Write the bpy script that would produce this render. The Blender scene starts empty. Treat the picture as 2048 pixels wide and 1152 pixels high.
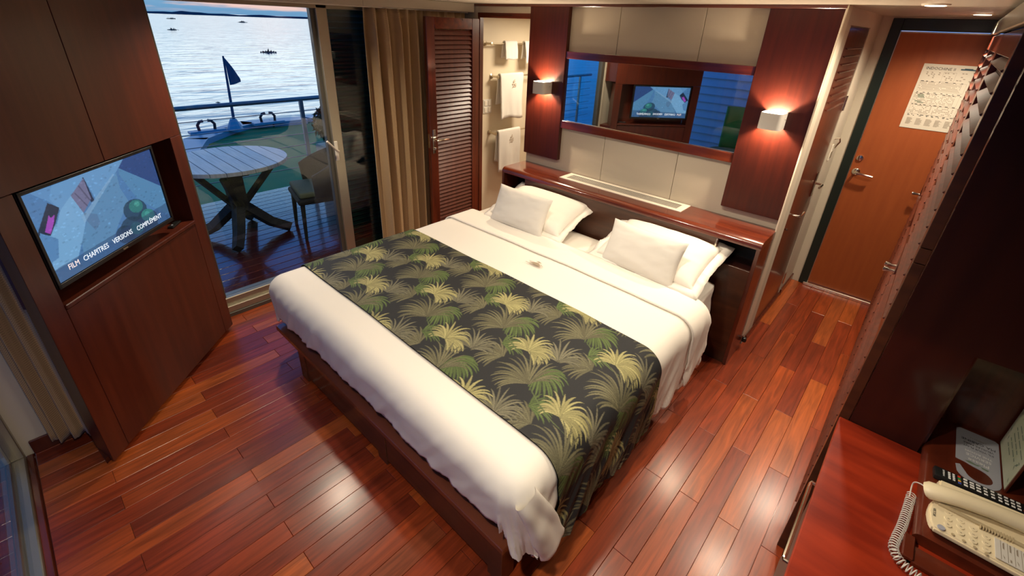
import bpy, bmesh, math, random
import numpy as np
from mathutils import Matrix, Vector, noise as mnoise

random.seed(7); np.random.seed(7)
SC = bpy.context.scene
COL = SC.collection
PI = math.pi

# ------------------------------------------------------------------ camera
cam_d = bpy.data.cameras.new('camera')
cam = bpy.data.objects.new('camera', cam_d); COL.objects.link(cam); SC.camera = cam
Rr = ((0.73380182, 0.67842222, 0.0357516), (0.32189675, -0.30086614, -0.89769819), (-0.59826195, 0.67024089, -0.43915804))
M = Matrix(((Rr[0][0], -Rr[1][0], -Rr[2][0], 0.49659), (Rr[0][1], -Rr[1][1], -Rr[2][1], -2.72696),
            (Rr[0][2], -Rr[1][2], -Rr[2][2], 1.95249), (0, 0, 0, 1)))
cam.matrix_world = M
cam_d.sensor_width = 36; cam_d.lens = 910.45 / 2048 * 36
cam_d.shift_x = 6.49 / 2048; cam_d.shift_y = -81.5 / 2048
cam_d.clip_start = 0.02; cam_d.clip_end = 5000

# ------------------------------------------------------------------ view, world, lamps
SC.view_settings.view_transform = 'Standard'; SC.view_settings.look = 'None'
SC.view_settings.gamma = 1; SC.view_settings.use_curve_mapping = False
SC.view_settings.exposure = 0.08
SC.cycles.max_bounces = 8; SC.cycles.transparent_max_bounces = 12
SC.cycles.sample_clamp_indirect = 6

world = bpy.data.worlds.new('dusk_sky'); SC.world = world; world.use_nodes = True
wn = world.node_tree; wn.nodes.clear()
def N(nt, t, **k):
    n = nt.nodes.new(t)
    for a, b in k.items(): setattr(n, a, b)
    return n
wo = N(wn, 'ShaderNodeOutputWorld'); bg = N(wn, 'ShaderNodeBackground'); wn.links.new(bg.outputs[0], wo.inputs[0])
tc = N(wn, 'ShaderNodeTexCoord'); sep = N(wn, 'ShaderNodeSeparateXYZ'); wn.links.new(tc.outputs['Generated'], sep.inputs[0])
def ramp(nt, fac, pts):
    r = N(nt, 'ShaderNodeValToRGB'); nt.links.new(fac, r.inputs[0])
    while len(r.color_ramp.elements) < len(pts): r.color_ramp.elements.new(0.5)
    for e, (p, c) in zip(r.color_ramp.elements, pts): e.position = p; e.color = (*c, 1)
    return r.outputs[0]
sun_side = ramp(wn, sep.outputs[2], [(0.0, (.16, .36, .62)), (.03, (.26, .48, .72)), (.055, (1.75, 1.85, 1.9)), (.15, (1.6, 1.95, 2.15)), (.27, (.40, .80, 1.25)), (.40, (.05, .24, .85)), (1, (.03, .16, .6))])
far_side = ramp(wn, sep.outputs[2], [(0.0, (.02, .26, .85)), (.3, (.02, .26, .85)), (1, (.02, .18, .65))])
dot = N(wn, 'ShaderNodeVectorMath', operation='DOT_PRODUCT'); wn.links.new(tc.outputs['Generated'], dot.inputs[0]); dot.inputs[1].default_value = (-.93, .37, 0)
azi = N(wn, 'ShaderNodeMapRange'); wn.links.new(dot.outputs['Value'], azi.inputs[0]); azi.inputs[1].default_value = .22; azi.inputs[2].default_value = .85
mx = N(wn, 'ShaderNodeMixRGB'); wn.links.new(azi.outputs[0], mx.inputs[0]); wn.links.new(far_side, mx.inputs[1]); wn.links.new(sun_side, mx.inputs[2])
mp = N(wn, 'ShaderNodeMapping'); mp.inputs['Scale'].default_value = (3, 3, 34); wn.links.new(tc.outputs['Generated'], mp.inputs[0])
nz = N(wn, 'ShaderNodeTexNoise'); nz.inputs['Scale'].default_value = 2.2; nz.inputs['Detail'].default_value = 5; wn.links.new(mp.outputs[0], nz.inputs['Vector'])
cl = ramp(wn, nz.outputs[0], [(.46, (0, 0, 0)), (.6, (1, 1, 1))])
clm = N(wn, 'ShaderNodeMath', operation='MULTIPLY'); wn.links.new(cl, clm.inputs[0]); wn.links.new(azi.outputs[0], clm.inputs[1])
lowb = ramp(wn, sep.outputs[2], [(0, (0, 0, 0)), (.010, (1, 1, 1)), (.03, (.8, .8, .8)), (.05, (0, 0, 0))])
clm2 = N(wn, 'ShaderNodeMath', operation='MULTIPLY'); wn.links.new(clm.outputs[0], clm2.inputs[0]); wn.links.new(lowb, clm2.inputs[1])
mx2 = N(wn, 'ShaderNodeMixRGB'); wn.links.new(clm2.outputs[0], mx2.inputs[0]); wn.links.new(mx.outputs[0], mx2.inputs[1]); mx2.inputs[2].default_value = (1.0, .66, .6, 1)
wn.links.new(mx2.outputs[0], bg.inputs[0]); bg.inputs[1].default_value = 1.0

WARM = (1.0, .86, .66)
def lamp_spot(name, loc, power, size=150, blend=.6, radius=.05, target=None, col=WARM):
    d = bpy.data.lights.new(name, 'SPOT'); d.energy = power; d.color = col; d.spot_size = math.radians(size); d.spot_blend = blend; d.shadow_soft_size = radius
    o = bpy.data.objects.new(name, d); COL.objects.link(o); o.location = loc
    if target: o.rotation_euler = (Vector(target) - Vector(loc)).to_track_quat('-Z', 'Y').to_euler()
    return o
DOWN = [(-2.45, -1.62), (-.95, -.85), (.02, -1.75), (.335, .20), (.50, 1.10), (.0, -2.66), (-.48, -.72)]
PW = [60, 30, 46, 50, 66, 66, 46]
for (x, y), p in zip(DOWN, PW): lamp_spot('downlight_lamp', (x, y, 2.078), p, 150, .8, .045)
bl = bpy.data.lights.new('bathroom_lamp', 'AREA'); bl.energy = 22; bl.size = .4; bl.color = (1, .84, .64)
blo = bpy.data.objects.new('bathroom_lamp', bl); COL.objects.link(blo); blo.location = (-2.0, .95, 2.02)

# ------------------------------------------------------------------ materials
def sRGB(r, g, b):
    f = lambda c: (c / 255 / 12.92) if c / 255 <= .04045 else ((c / 255 + .055) / 1.055) ** 2.4
    return (f(r), f(g), f(b))
def mat(name, col=(.8, .8, .8), rough=.5, metal=0, coat=0, crough=.05, emit=None, es=1, noise=None, bump=0, bscale=40, spec=.5, sheen=0, stretch=(1, 1, 1), det=4, trans=0):
    m = bpy.data.materials.new(name); m.use_nodes = True; nt = m.node_tree; b = nt.nodes['Principled BSDF']
    b.inputs['Base Color'].default_value = (*col, 1); b.inputs['Roughness'].default_value = rough; b.inputs['Metallic'].default_value = metal
    b.inputs['Coat Weight'].default_value = coat; b.inputs['Coat Roughness'].default_value = crough
    b.inputs['Specular IOR Level'].default_value = spec; b.inputs['Sheen Weight'].default_value = sheen
    b.inputs['Transmission Weight'].default_value = trans
    if emit: b.inputs['Emission Color'].default_value = (*emit, 1); b.inputs['Emission Strength'].default_value = es
    t = N(nt, 'ShaderNodeTexCoord'); mp = N(nt, 'ShaderNodeMapping'); nt.links.new(t.outputs['Object'], mp.inputs[0]); mp.inputs['Scale'].default_value = stretch
    if noise:   # (other colour, scale)
        c2, sc = noise
        n = N(nt, 'ShaderNodeTexNoise'); n.inputs['Scale'].default_value = sc; n.inputs['Detail'].default_value = det; nt.links.new(mp.outputs[0], n.inputs['Vector'])
        o = ramp(nt, n.outputs[0], [(.32, col), (.68, c2)]); nt.links.new(o, b.inputs['Base Color'])
    if bump:
        n2 = N(nt, 'ShaderNodeTexNoise'); n2.inputs['Scale'].default_value = bscale; n2.inputs['Detail'].default_value = 3; nt.links.new(mp.outputs[0], n2.inputs['Vector'])
        bp = N(nt, 'ShaderNodeBump'); bp.inputs['Strength'].default_value = bump; bp.inputs['Distance'].default_value = .01
        nt.links.new(n2.outputs[0], bp.inputs['Height']); nt.links.new(bp.outputs[0], b.inputs['Normal'])
    return m
MAT = {}
MAT['mahogany'] = mat('mahogany', (.055, .009, .004), .28, coat=.5, crough=.12, noise=((.13, .024, .009), 3), stretch=(9, 9, .8))
MAT['mahogany_h'] = mat('mahogany_horizontal', (.07, .011, .005), .22, coat=.7, crough=.08, noise=((.15, .026, .009), 3), stretch=(.8, 9, 9))
MAT['panel'] = mat('panel_wood', (.042, .006, .003), .4, coat=.2, crough=.2, spec=.3, noise=((.068, .010, .004), 3), stretch=(14, 14, .9))
MAT['cabinet'] = mat('cabinet_wood', (.065, .011, .005), .36, coat=.25, crough=.2, noise=((.10, .018, .007), 2.5), stretch=(10, 10, .7))
MAT['desk'] = mat('desk_wood', (.20, .016, .005), .4, coat=.2, crough=.15, spec=.3, noise=((.36, .034, .009), 2.6), stretch=(1.2, 7, 7))
MAT['dark_gloss'] = mat('dark_gloss_wood', (.022, .005, .004), .4, coat=.8, crough=.14, spec=.25, noise=((.035, .008, .005), 3), stretch=(6, 6, .8))
MAT['walnut'] = mat('brown_wood', (.045, .015, .007), .35, coat=.3, crough=.15, noise=((.08, .026, .011), 3), stretch=(.9, 8, 8))
MAT['door'] = mat('orange_door_laminate', (.29, .062, .012), .5, noise=((.33, .075, .015), 5), stretch=(6, 6, .6))
MAT['black_green'] = mat('dark_green_paint', (.008, .016, .012), .35)
MAT['cream'] = mat('cream_laminate', (.52, .45, .35), .38, bump=.05, bscale=300)
MAT['cream_dim'] = mat('cream_wall', (.60, .53, .42), .5)
MAT['cream_bath'] = mat('bathroom_wall', (.72, .62, .46), .4)
MAT['ceiling'] = mat('ceiling_panel', (.62, .56, .46), .28)
MAT['white_trim'] = mat('white_trim', (.75, .66, .52), .4)
MAT['white_metal'] = mat('white_painted_metal', (.8, .74, .62), .35)
MAT['alu'] = mat('aluminium', (.42, .38, .29), .35, metal=.75)
MAT['alu_dark'] = mat('dark_aluminium', (.12, .11, .09), .4, metal=.5)
MAT['chrome'] = mat('chrome', (.75, .7, .6), .15, metal=1)
MAT['brass_nickel'] = mat('brushed_nickel', (.62, .55, .42), .3, metal=1)
MAT['cotton'] = mat('white_cotton', (.84, .79, .71), .85, bump=.12, bscale=900, sheen=.1)
MAT['cotton2'] = mat('cushion_cotton', (.74, .70, .64), .85, bump=.15, bscale=700, sheen=.1)
MAT['terry'] = mat('terry_cloth', (.86, .82, .74), .95, bump=.5, bscale=500)
MAT['black'] = mat('black_plastic', (.012, .012, .012), .35)
MAT['grey_print'] = mat('grey_brown_print', (.34, .27, .19), .8)
MAT['cloth_dark'] = mat('dark_upholstery', (.03, .035, .03), .8)
MAT['base_dark'] = mat('bed_base_wood', (.075, .022, .009), .35, coat=.3, noise=((.12, .035, .013), 3), stretch=(.9, 8, 8))
MAT['slab'] = mat('bed_slab_wood', (.13, .035, .014), .28, coat=.6, noise=((.18, .05, .02), 3), stretch=(.9, 8, 8))
MAT['phone'] = mat('cream_plastic', (.86, .74, .50), .4)
MAT['phone_dark'] = mat('cream_plastic_dark', (.50, .40, .24), .5)  # darker cream for the cradle, ribs and small keys
MAT['white'] = mat('white_plastic', (.70, .67, .61), .4)
MAT['paper'] = mat('paper', (.62, .56, .46), .6)
MAT['ink'] = mat('ink', (.03, .03, .035), .7)
MAT['ink_soft'] = mat('soft_ink', (.30, .25, .19), .7)
MAT['ink_green'] = mat('green_ink', (.18, .24, .17), .7)
MAT['ink_blue'] = mat('blue_ink', (.03, .07, .1), .7)
MAT['grey_card'] = mat('grey_card', (.40, .41, .47), .5)
MAT['white_print'] = mat('white_print', (.8, .8, .78), .6)
MAT['red'] = mat('red_plastic', (.6, .04, .02), .4); MAT['green'] = mat('green_plastic', (.03, .25, .06), .4)
MAT['yellow'] = mat('yellow_plastic', (.7, .35, .06), .4); MAT['blue'] = mat('blue_plastic', (.06, .1, .5), .4)
MAT['menu'] = mat('pale_green_menu', (.50, .54, .34), .45, noise=((.60, .60, .45), 9))
MAT['river'] = None
MAT['deck_green'] = mat('green_deck_paint', (.015, .22, .07), .8, spec=.2)
MAT['hull_blue'] = mat('pale_blue_paint', (.25, .34, .42), .4)
MAT['siding'] = mat('dusk_tinted_siding', (.16, .42, .78), .45)  # white siding with the blue dusk light put into its base colour
MAT['rail'] = mat('grey_rail', (.2, .25, .26), .35, metal=.5)
MAT['balcony'] = mat('wet_deck_wood', (.045, .010, .010), .16, coat=.8, crough=.08, noise=((.075, .016, .012), 3), stretch=(1, 1, 1), bump=.15, bscale=30)
MAT['teak'] = mat('weathered_teak', (.35, .38, .40), .35, noise=((.5, .53, .55), 4), stretch=(1, 12, 1))
MAT['rattan'] = mat('dark_rattan', (.014, .012, .008), .7, bump=.6, bscale=120)
MAT['cushion_olive'] = mat('olive_cushion', (.14, .15, .08), .8)
MAT['leaf'] = mat('topiary_leaf', (.015, .06, .015), .6)
MAT['pot'] = mat('cream_planter', (.45, .42, .32), .5)
MAT['flag'] = mat('dark_flag', (.05, .08, .14), .8)
MAT['hyacinth'] = mat('water_plant', (.02, .04, .025), .8)
MAT['shore'] = mat('far_shore', (.05, .09, .13), .9)
MAT['shutter'] = mat('dark_shutter', (.012, .045, .035), .22, coat=.5)
MAT['louvre'] = mat('louvre_wood', (.06, .011, .005), .42, coat=.15, crough=.2, noise=((.12, .022, .009), 3), stretch=(.8, 9, 9))
MAT['emblem_thread'] = mat('pale_grey_thread', (.56, .48, .38), .9)
MAT['shelf_wood'] = mat('brown_red_shelf_wood', (.085, .014, .006), .3, coat=.5, crough=.1, noise=((.14, .024, .009), 3), stretch=(7, 1.2, 7))
MAT['groove'] = mat('dark_joint_line', (.02, .008, .005), .8)  # dark brown tone for joint grooves
MAT['mirror'] = mat('mirror_glass', (.86, .88, .86), .015, metal=1)

def glass_mat(name, tint=(.96, .98, .97)):
    m = bpy.data.materials.new(name); m.use_nodes = True; nt = m.node_tree; nt.nodes.clear()
    o = N(nt, 'ShaderNodeOutputMaterial'); mxs = N(nt, 'ShaderNodeMixShader'); tr = N(nt, 'ShaderNodeBsdfTransparent'); gl = N(nt, 'ShaderNodeBsdfGlossy'); fr = N(nt, 'ShaderNodeFresnel')
    fr.inputs[0].default_value = 1.5; gl.inputs['Roughness'].default_value = .004; tr.inputs[0].default_value = (*tint, 1)
    ge = N(nt, 'ShaderNodeNewGeometry'); mr = N(nt, 'ShaderNodeMapRange'); nt.links.new(ge.outputs['Backfacing'], mr.inputs[0]); mr.inputs[3].default_value = 1.5; mr.inputs[4].default_value = 1 / 1.5
    nt.links.new(mr.outputs[0], fr.inputs[0]); nt.links.new(fr.outputs[0], mxs.inputs[0]); nt.links.new(tr.outputs[0], mxs.inputs[1]); nt.links.new(gl.outputs[0], mxs.inputs[2]); nt.links.new(mxs.outputs[0], o.inputs[0])
    return m
MAT['glass'] = glass_mat('window_glass')

def plank_mat():
    m = bpy.data.materials.new('cherry_plank'); m.use_nodes = True; nt = m.node_tree; b = nt.nodes['Principled BSDF']
    oi = N(nt, 'ShaderNodeObjectInfo'); t = N(nt, 'ShaderNodeTexCoord')
    base = ramp(nt, oi.outputs['Random'], [(0, (.165, .024, .008)), (.2, (.22, .032, .009)), (.5, (.275, .043, .010)), (.75, (.32, .058, .012)), (.92, (.40, .09, .018)), (1, (.20, .042, .018))])
    off = N(nt, 'ShaderNodeVectorMath', operation='MULTIPLY_ADD'); cmb = N(nt, 'ShaderNodeCombineXYZ')
    for i in range(3): nt.links.new(oi.outputs['Random'], cmb.inputs[i])
    nt.links.new(cmb.outputs[0], off.inputs[0]); off.inputs[1].default_value = (37, 91, 13); nt.links.new(t.outputs['Object'], off.inputs[2])
    mp = N(nt, 'ShaderNodeMapping'); nt.links.new(off.outputs[0], mp.inputs[0]); mp.inputs['Scale'].default_value = (16, 1.1, 4)
    n = N(nt, 'ShaderNodeTexNoise'); n.inputs['Scale'].default_value = 3.2; n.inputs['Detail'].default_value = 6; n.inputs['Distortion'].default_value = .8; nt.links.new(mp.outputs[0], n.inputs['Vector'])
    g = ramp(nt, n.outputs[0], [(.3, (.62, .60, .58)), (.5, (.95, .95, .95)), (.72, (1.35, 1.3, 1.2))])
    mu = N(nt, 'ShaderNodeMixRGB', blend_type='MULTIPLY'); mu.inputs[0].default_value = 1; nt.links.new(base, mu.inputs[1]); nt.links.new(g, mu.inputs[2]); nt.links.new(mu.outputs[0], b.inputs['Base Color'])
    mp2 = N(nt, 'ShaderNodeMapping'); nt.links.new(off.outputs[0], mp2.inputs[0]); mp2.inputs['Scale'].default_value = (5, 2.5, 4)
    n3 = N(nt, 'ShaderNodeTexNoise'); n3.inputs['Scale'].default_value = 2.5; nt.links.new(mp2.outputs[0], n3.inputs['Vector'])
    bp = N(nt, 'ShaderNodeBump'); bp.inputs['Strength'].default_value = .25; bp.inputs['Distance'].default_value = .004; nt.links.new(n3.outputs[0], bp.inputs['Height']); nt.links.new(bp.outputs[0], b.inputs['Normal'])
    b.inputs['Roughness'].default_value = .34; b.inputs['Coat Weight'].default_value = .5; b.inputs['Coat Roughness'].default_value = .22; b.inputs['Specular IOR Level'].default_value = .3
    return m
MAT['plank'] = plank_mat()
def river_mat():
    m = bpy.data.materials.new('river_water'); m.use_nodes = True; nt = m.node_tree; b = nt.nodes['Principled BSDF']
    b.inputs['Base Color'].default_value = (.02, .10, .22, 1); b.inputs['Roughness'].default_value = .10; b.inputs['IOR'].default_value = 1.33; b.inputs['Specular IOR Level'].default_value = 1
    t = N(nt, 'ShaderNodeTexCoord'); mp = N(nt, 'ShaderNodeMapping'); nt.links.new(t.outputs['Object'], mp.inputs[0]); mp.inputs['Scale'].default_value = (.42, .13, 1)
    n = N(nt, 'ShaderNodeTexNoise'); n.inputs['Scale'].default_value = 1.3; n.inputs['Detail'].default_value = 3; n.inputs['Distortion'].default_value = .6; nt.links.new(mp.outputs[0], n.inputs['Vector'])
    bp = N(nt, 'ShaderNodeBump'); bp.inputs['Strength'].default_value = .45; bp.inputs['Distance'].default_value = .30; nt.links.new(n.outputs[0], bp.inputs['Height']); nt.links.new(bp.outputs[0], b.inputs['Normal'])
    return m
MAT['river'] = river_mat()
def curtain_mat():
    m = mat('gold_brown_curtain', (.24, .155, .075), .55, sheen=.3)
    nt = m.node_tree; b = nt.nodes['Principled BSDF']; t = N(nt, 'ShaderNodeTexCoord')
    ck = N(nt, 'ShaderNodeTexChecker'); ck.inputs['Scale'].default_value = 190; nt.links.new(t.outputs['Object'], ck.inputs['Vector'])
    ck.inputs['Color1'].default_value = (.54, .37, .19, 1); ck.inputs['Color2'].default_value = (.32, .19, .085, 1); nt.links.new(ck.outputs[0], b.inputs['Base Color'])
    return m
MAT['curtain'] = curtain_mat()
def vcol_mat(name, rough=.8, emit=0):
    m = bpy.data.materials.new(name); m.use_nodes = True; nt = m.node_tree; b = nt.nodes['Principled BSDF']
    a = N(nt, 'ShaderNodeAttribute'); a.attribute_name = 'print'; b.inputs['Roughness'].default_value = rough
    if emit:
        b.inputs['Base Color'].default_value = (.01, .01, .01, 1); nt.links.new(a.outputs['Color'], b.inputs['Emission Color']); b.inputs['Emission Strength'].default_value = emit
    else: nt.links.new(a.outputs['Color'], b.inputs['Base Color'])
    return m
MAT['runner'] = vcol_mat('printed_palm_fabric', .75)
MAT['screen'] = vcol_mat('lit_screen', .2, .78)

# ------------------------------------------------------------------ helpers
WM = {}
def setp(o, label=None, cat=None, group=None, kind=None):
    if label: o['label'] = label
    if cat: o['category'] = cat
    if group: o['group'] = group
    if kind: o['kind'] = kind
    return o
def thing(name, label, cat, loc=(0, 0, 0), rz=0, group=None, rot=None):
    o = bpy.data.objects.new(name, None); COL.objects.link(o); o.location = loc
    o.rotation_euler = rot if rot else (0, 0, rz); o.empty_display_size = .05
    WM[o.name] = Matrix.LocRotScale(Vector(loc), o.rotation_euler, None)
    return setp(o, label, cat, group)
def obj(name, bm, m, parent=None, local=False, smooth=False, angle=35, origin=None, **kw):
    """links bm as one mesh object; world coordinates unless local (then in the parent's frame)"""
    W = WM.get(parent.name, Matrix()) if parent else Matrix()
    if not local: bm.transform(W.inverted())
    me = bpy.data.meshes.new(name)
    if origin is not None and not parent:
        bm.transform(Matrix.Translation(-Vector(origin)))
    bm.to_mesh(me); bm.free()
    o = bpy.data.objects.new(name, me); COL.objects.link(o)
    if origin is not None and not parent: o.location = origin
    ms = m if isinstance(m, (list, tuple)) else [m]
    for x in ms: me.materials.append(MAT[x] if isinstance(x, str) else x)
    if parent: o.parent = parent; WM[o.name] = W.copy()
    else: WM[o.name] = Matrix()
    if smooth:
        for p in me.polygons: p.use_smooth = True
        me.set_sharp_from_angle(angle=math.radians(angle))
    setp(o, **kw)
    return o
def struct(name, bm, m, parent=None, **k):
    o = obj(name, bm, m, parent, **k)
    if not parent: o['kind'] = 'structure'
    return o
def nb(): return bmesh.new()
def box(x0, x1, y0, y1, z0, z1, bev=0, bm=None, seg=1):
    b = bmesh.new()
    bmesh.ops.create_cube(b, size=1)
    for v in b.verts: v.co = Vector(((x0 + x1) / 2 + v.co.x * (x1 - x0), (y0 + y1) / 2 + v.co.y * (y1 - y0), (z0 + z1) / 2 + v.co.z * (z1 - z0)))
    if bev: bmesh.ops.bevel(b, geom=b.edges[:], offset=bev, segments=seg, affect='EDGES', profile=.5)
    if bm is None: return b
    return merge(bm, b)
def merge(bm, b):
    me = bpy.data.meshes.new('t'); b.to_mesh(me); b.free(); bm.from_mesh(me); bpy.data.meshes.remove(me); return bm
def prism(pts, z0, z1, bm=None, bev=0):
    b = bmesh.new(); lo = [b.verts.new((p[0], p[1], z0)) for p in pts]; hi = [b.verts.new((p[0], p[1], z1)) for p in pts]
    n = len(pts); b.faces.new(lo[::-1]); b.faces.new(hi)
    for i in range(n): b.faces.new((lo[i], lo[(i + 1) % n], hi[(i + 1) % n], hi[i]))
    bmesh.ops.recalc_face_normals(b, faces=b.faces[:])
    if bev: bmesh.ops.bevel(b, geom=b.edges[:], offset=bev, segments=2, affect='EDGES')
    return b if bm is None else merge(bm, b)
def tube(pts, r, seg=8, bm=None, caps=True):
    b = bmesh.new(); P = [Vector(p) for p in pts]; n = len(P); rs = r if isinstance(r, (list, tuple)) else [r] * n
    up = Vector((0, 0, 1)); rings = []
    prev = None
    for i in range(n):
        t = (P[min(i + 1, n - 1)] - P[max(i - 1, 0)]).normalized()
        if prev is None:
            a = t.cross(up)
            if a.length < 1e-3: a = t.cross(Vector((1, 0, 0)))
            a.normalize()
        else:
            a = prev - t * prev.dot(t); a.normalize()
        prev = a; c = t.cross(a)
        rings.append([b.verts.new(P[i] + (a * math.cos(2 * PI * k / seg) + c * math.sin(2 * PI * k / seg)) * rs[i]) for k in range(seg)])
    for i in range(n - 1):
        for k in range(seg): b.faces.new((rings[i][k], rings[i][(k + 1) % seg], rings[i + 1][(k + 1) % seg], rings[i + 1][k]))
    if caps: b.faces.new(rings[0][::-1]); b.faces.new(rings[-1])
    bmesh.ops.recalc_face_normals(b, faces=b.faces[:])
    return b if bm is None else merge(bm, b)
def grid(fn, nu, nv, bm=None):
    b = bmesh.new() if bm is None else bm
    vs = [[b.verts.new(fn(i / (nu - 1), j / (nv - 1))) for j in range(nv)] for i in range(nu)]
    for i in range(nu - 1):
        for j in range(nv - 1): b.faces.new((vs[i][j], vs[i + 1][j], vs[i + 1][j + 1], vs[i][j + 1]))
    return b
def lathe(prof, seg=24, loc=(0, 0, 0)):
    b = bmesh.new(); rings = []
    for r, z in prof: rings.append([b.verts.new((loc[0] + r * math.cos(2 * PI * k / seg), loc[1] + r * math.sin(2 * PI * k / seg), loc[2] + z)) for k in range(seg)])
    for i in range(len(rings) - 1):
        for k in range(seg): b.faces.new((rings[i][k], rings[i][(k + 1) % seg], rings[i + 1][(k + 1) % seg], rings[i + 1][k]))
    b.faces.new(rings[0][::-1]); b.faces.new(rings[-1]); bmesh.ops.recalc_face_normals(b, faces=b.faces[:])
    return b
def text_bm(s, size, depth=.0006, align='CENTER', font_scale_x=1.0):
    cu = bpy.data.curves.new('t', 'FONT'); cu.body = s; cu.size = size; cu.extrude = depth; cu.align_x = align; cu.align_y = 'CENTER'; cu.resolution_u = 2
    o = bpy.data.objects.new('t', cu); COL.objects.link(o); bpy.context.view_layer.update()
    me = bpy.data.meshes.new_from_object(o.evaluated_get(bpy.context.evaluated_depsgraph_get()))
    b = bmesh.new(); b.from_mesh(me); bpy.data.objects.remove(o); bpy.data.curves.remove(cu); bpy.data.meshes.remove(me)
    if font_scale_x != 1: bmesh.ops.scale(b, vec=(font_scale_x, 1, 1), verts=b.verts)
    return b
def frame_mat(o, xd, yd):   # local x,y -> world
    x = Vector(xd).normalized(); y = Vector(yd).normalized(); z = x.cross(y)
    return Matrix(((x.x, y.x, z.x, o[0]), (x.y, y.y, z.y, o[1]), (x.z, y.z, z.z, o[2]), (0, 0, 0, 1)))
def dup(root, loc=None, rz=None, label=None, group=None):
    def cp(o, parent):
        c = o.copy(); COL.objects.link(c)
        if parent: c.parent = parent
        return c
    r = cp(root, None)
    if loc is not None: r.location = loc
    if rz is not None: r.rotation_euler = (0, 0, rz)
    if label: r['label'] = label
    if group: r['group'] = group
    for ch in list(root.children):
        c = cp(ch, r)
        for g in list(ch.children): cp(g, c)
    return r

XG = -2.816; YW = .26; CE = 2.10; YF0 = -3.11; YE = 1.634

# ================================================================== SETTING
# ---- floor of individual planks
FX0, FX1, FY0, FY1 = -2.80, .6237, -3.107, YE
floor = struct('floor', box(-2.9, 1.25, -3.25, 1.7, -.06, -.009), 'mahogany_h')
PWd = .0905; JP = .4486
meshes = {}
def plank_mesh(w, l):
    k = (round(w, 4), round(l, 4))
    if k not in meshes:
        b = box(-w / 2 + .0006, w / 2 - .0006, -l / 2 + .0006, l / 2 - .0006, -.009, 0, .0012)
        me = bpy.data.meshes.new('plank'); b.to_mesh(me); b.free(); me.materials.append(MAT['plank']); meshes[k] = me
    return meshes[k]
ncol = int(round((FX1 - FX0) / PWd))
for k in range(-36, 2):
    x0 = .443 + k * PWd; x1 = x0 + PWd
    if x0 < FX0 - .01: x0 = FX0
    js = sorted([1.163 - JP * i for i in range(0, 12) if (i % 2) == (k % 2)])
    ys = [FY0] + [j for j in js if FY0 + .03 < j < FY1 - .03] + [FY1]
    for a, b_ in zip(ys[:-1], ys[1:]):
        # planks wholly under the wardrobe are left to the sub-floor
        o = bpy.data.objects.new('plank', plank_mesh(x1 - x0, b_ - a)); COL.objects.link(o); o.parent = floor
        o.location = ((x0 + x1) / 2, (a + b_) / 2, random.uniform(-.0004, 0)); 

# ---- ceiling with reeded strips in the corridor
ceiling = struct('ceiling', box(-2.95, 1.35, -3.3, YE + .2, CE, CE + .05), 'ceiling')
for i in range(14):
    y = .36 + i * .09
    struct('strip', box(.004, 1.25, y, y + .082, CE - .0022, CE + .001, .001), 'ceiling', ceiling)
# ---- headboard wall: backing, cream boards, dark pilasters, rails
wall_back = struct('wall_back', box(-2.046, 0.0, .315, .36, 0, CE), 'cream_dim')
for x0, x1 in ((-2.046, -1.28), (-1.28, -.705), (-.705, -.004)):
    for z0, z1 in ((.86, 1.26), (1.76, CE)):
        struct('panel', box(x0 + .0015, x1 - .0015, .30, .315, z0, z1, .0015), 'cream', wall_back)
struct('pilaster', box(-2.044, -1.68, .262, .30, .965, CE, .003), 'panel', wall_back, label='dark mahogany pilaster')
struct('pilaster', box(-.350, -.004, .262, .30, .950, CE, .003), 'panel', wall_back, label='dark mahogany pilaster')
struct('rail', box(-1.68, -.350, .268, .30, 1.740, 1.79, .002), 'mahogany_h', wall_back, label='dark mahogany rail')
struct('rail', box(-1.68, -.350, .268, .30, 1.229, 1.287, .002), 'mahogany_h', wall_back, label='dark mahogany rail')
# ---- ceiling cornice
struct('trim_1', box(-2.80, .0, .255, .262, CE - .018, CE, .002), 'mahogany_h')
# ---- wall piece left of and above the bathroom doorway
wl = struct('wall_doorway', box(-2.86, -2.62, .265, .30, 0, CE), 'cream_dim')
struct('lintel', box(-2.62, -2.046, .265, .30, 2.035, CE), 'cream', wl)
d1 = struct('trim_2', box(-2.625, -2.598, .262, .305, 0, 2.035, .002), 'mahogany')
struct('head_casing', box(-2.625, -2.046, .260, .305, 1.997, 2.035, .002), 'mahogany_h', d1)
# ---- corridor wall with the cabin's side door
YWc = .26
wr = struct('wall_right', box(-.06, -.0, .362, .518, 0, CE), 'cream_dim')
struct('wall_piece', box(-.06, -.0, 1.225, YE, 0, CE), 'cream_dim', wr)
struct('wall_piece', box(-.06, -.0, .518, 1.225, 2.015, CE), 'cream_dim', wr)
struct('corner_post', box(-.004, .006, .258, .365, .10, CE, .002), 'white_trim', wr, label='cream corner trim')
struct('bump_stop', lathe([(.0, 0), (.014, .002), (.016, .012), (.012, .03), (.004, .034)], 12, (.018, .262, .06)), 'black', wr)
dr = struct('door_1', box(-.035, -.004, .522, 1.221, .03, 2.011, .003), 'mahogany')
for i in range(9):
    z = 1.56 + i * .042
    b = box(-.006, .006, .60, 1.14, z, z + .005); bmesh.ops.rotate(b, cent=(0, .87, z), matrix=Matrix.Rotation(.5, 3, 'Y'), verts=b.verts)
    struct('slat', b, 'mahogany', dr)
struct('sill_board', box(-.03, .01, .50, 1.24, 0, .03, .003), 'mahogany', dr)
struct('lever_handle', tube([(.0, 1.13, 1.0), (.045, 1.13, 1.0), (.05, 1.12, 1.0), (.05, 1.02, 1.0)], .008), 'chrome', dr, smooth=True)
struct('handle_plate', box(-.004, .004, 1.11, 1.15, .9, 1.08, .003), 'chrome', dr)
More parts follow.
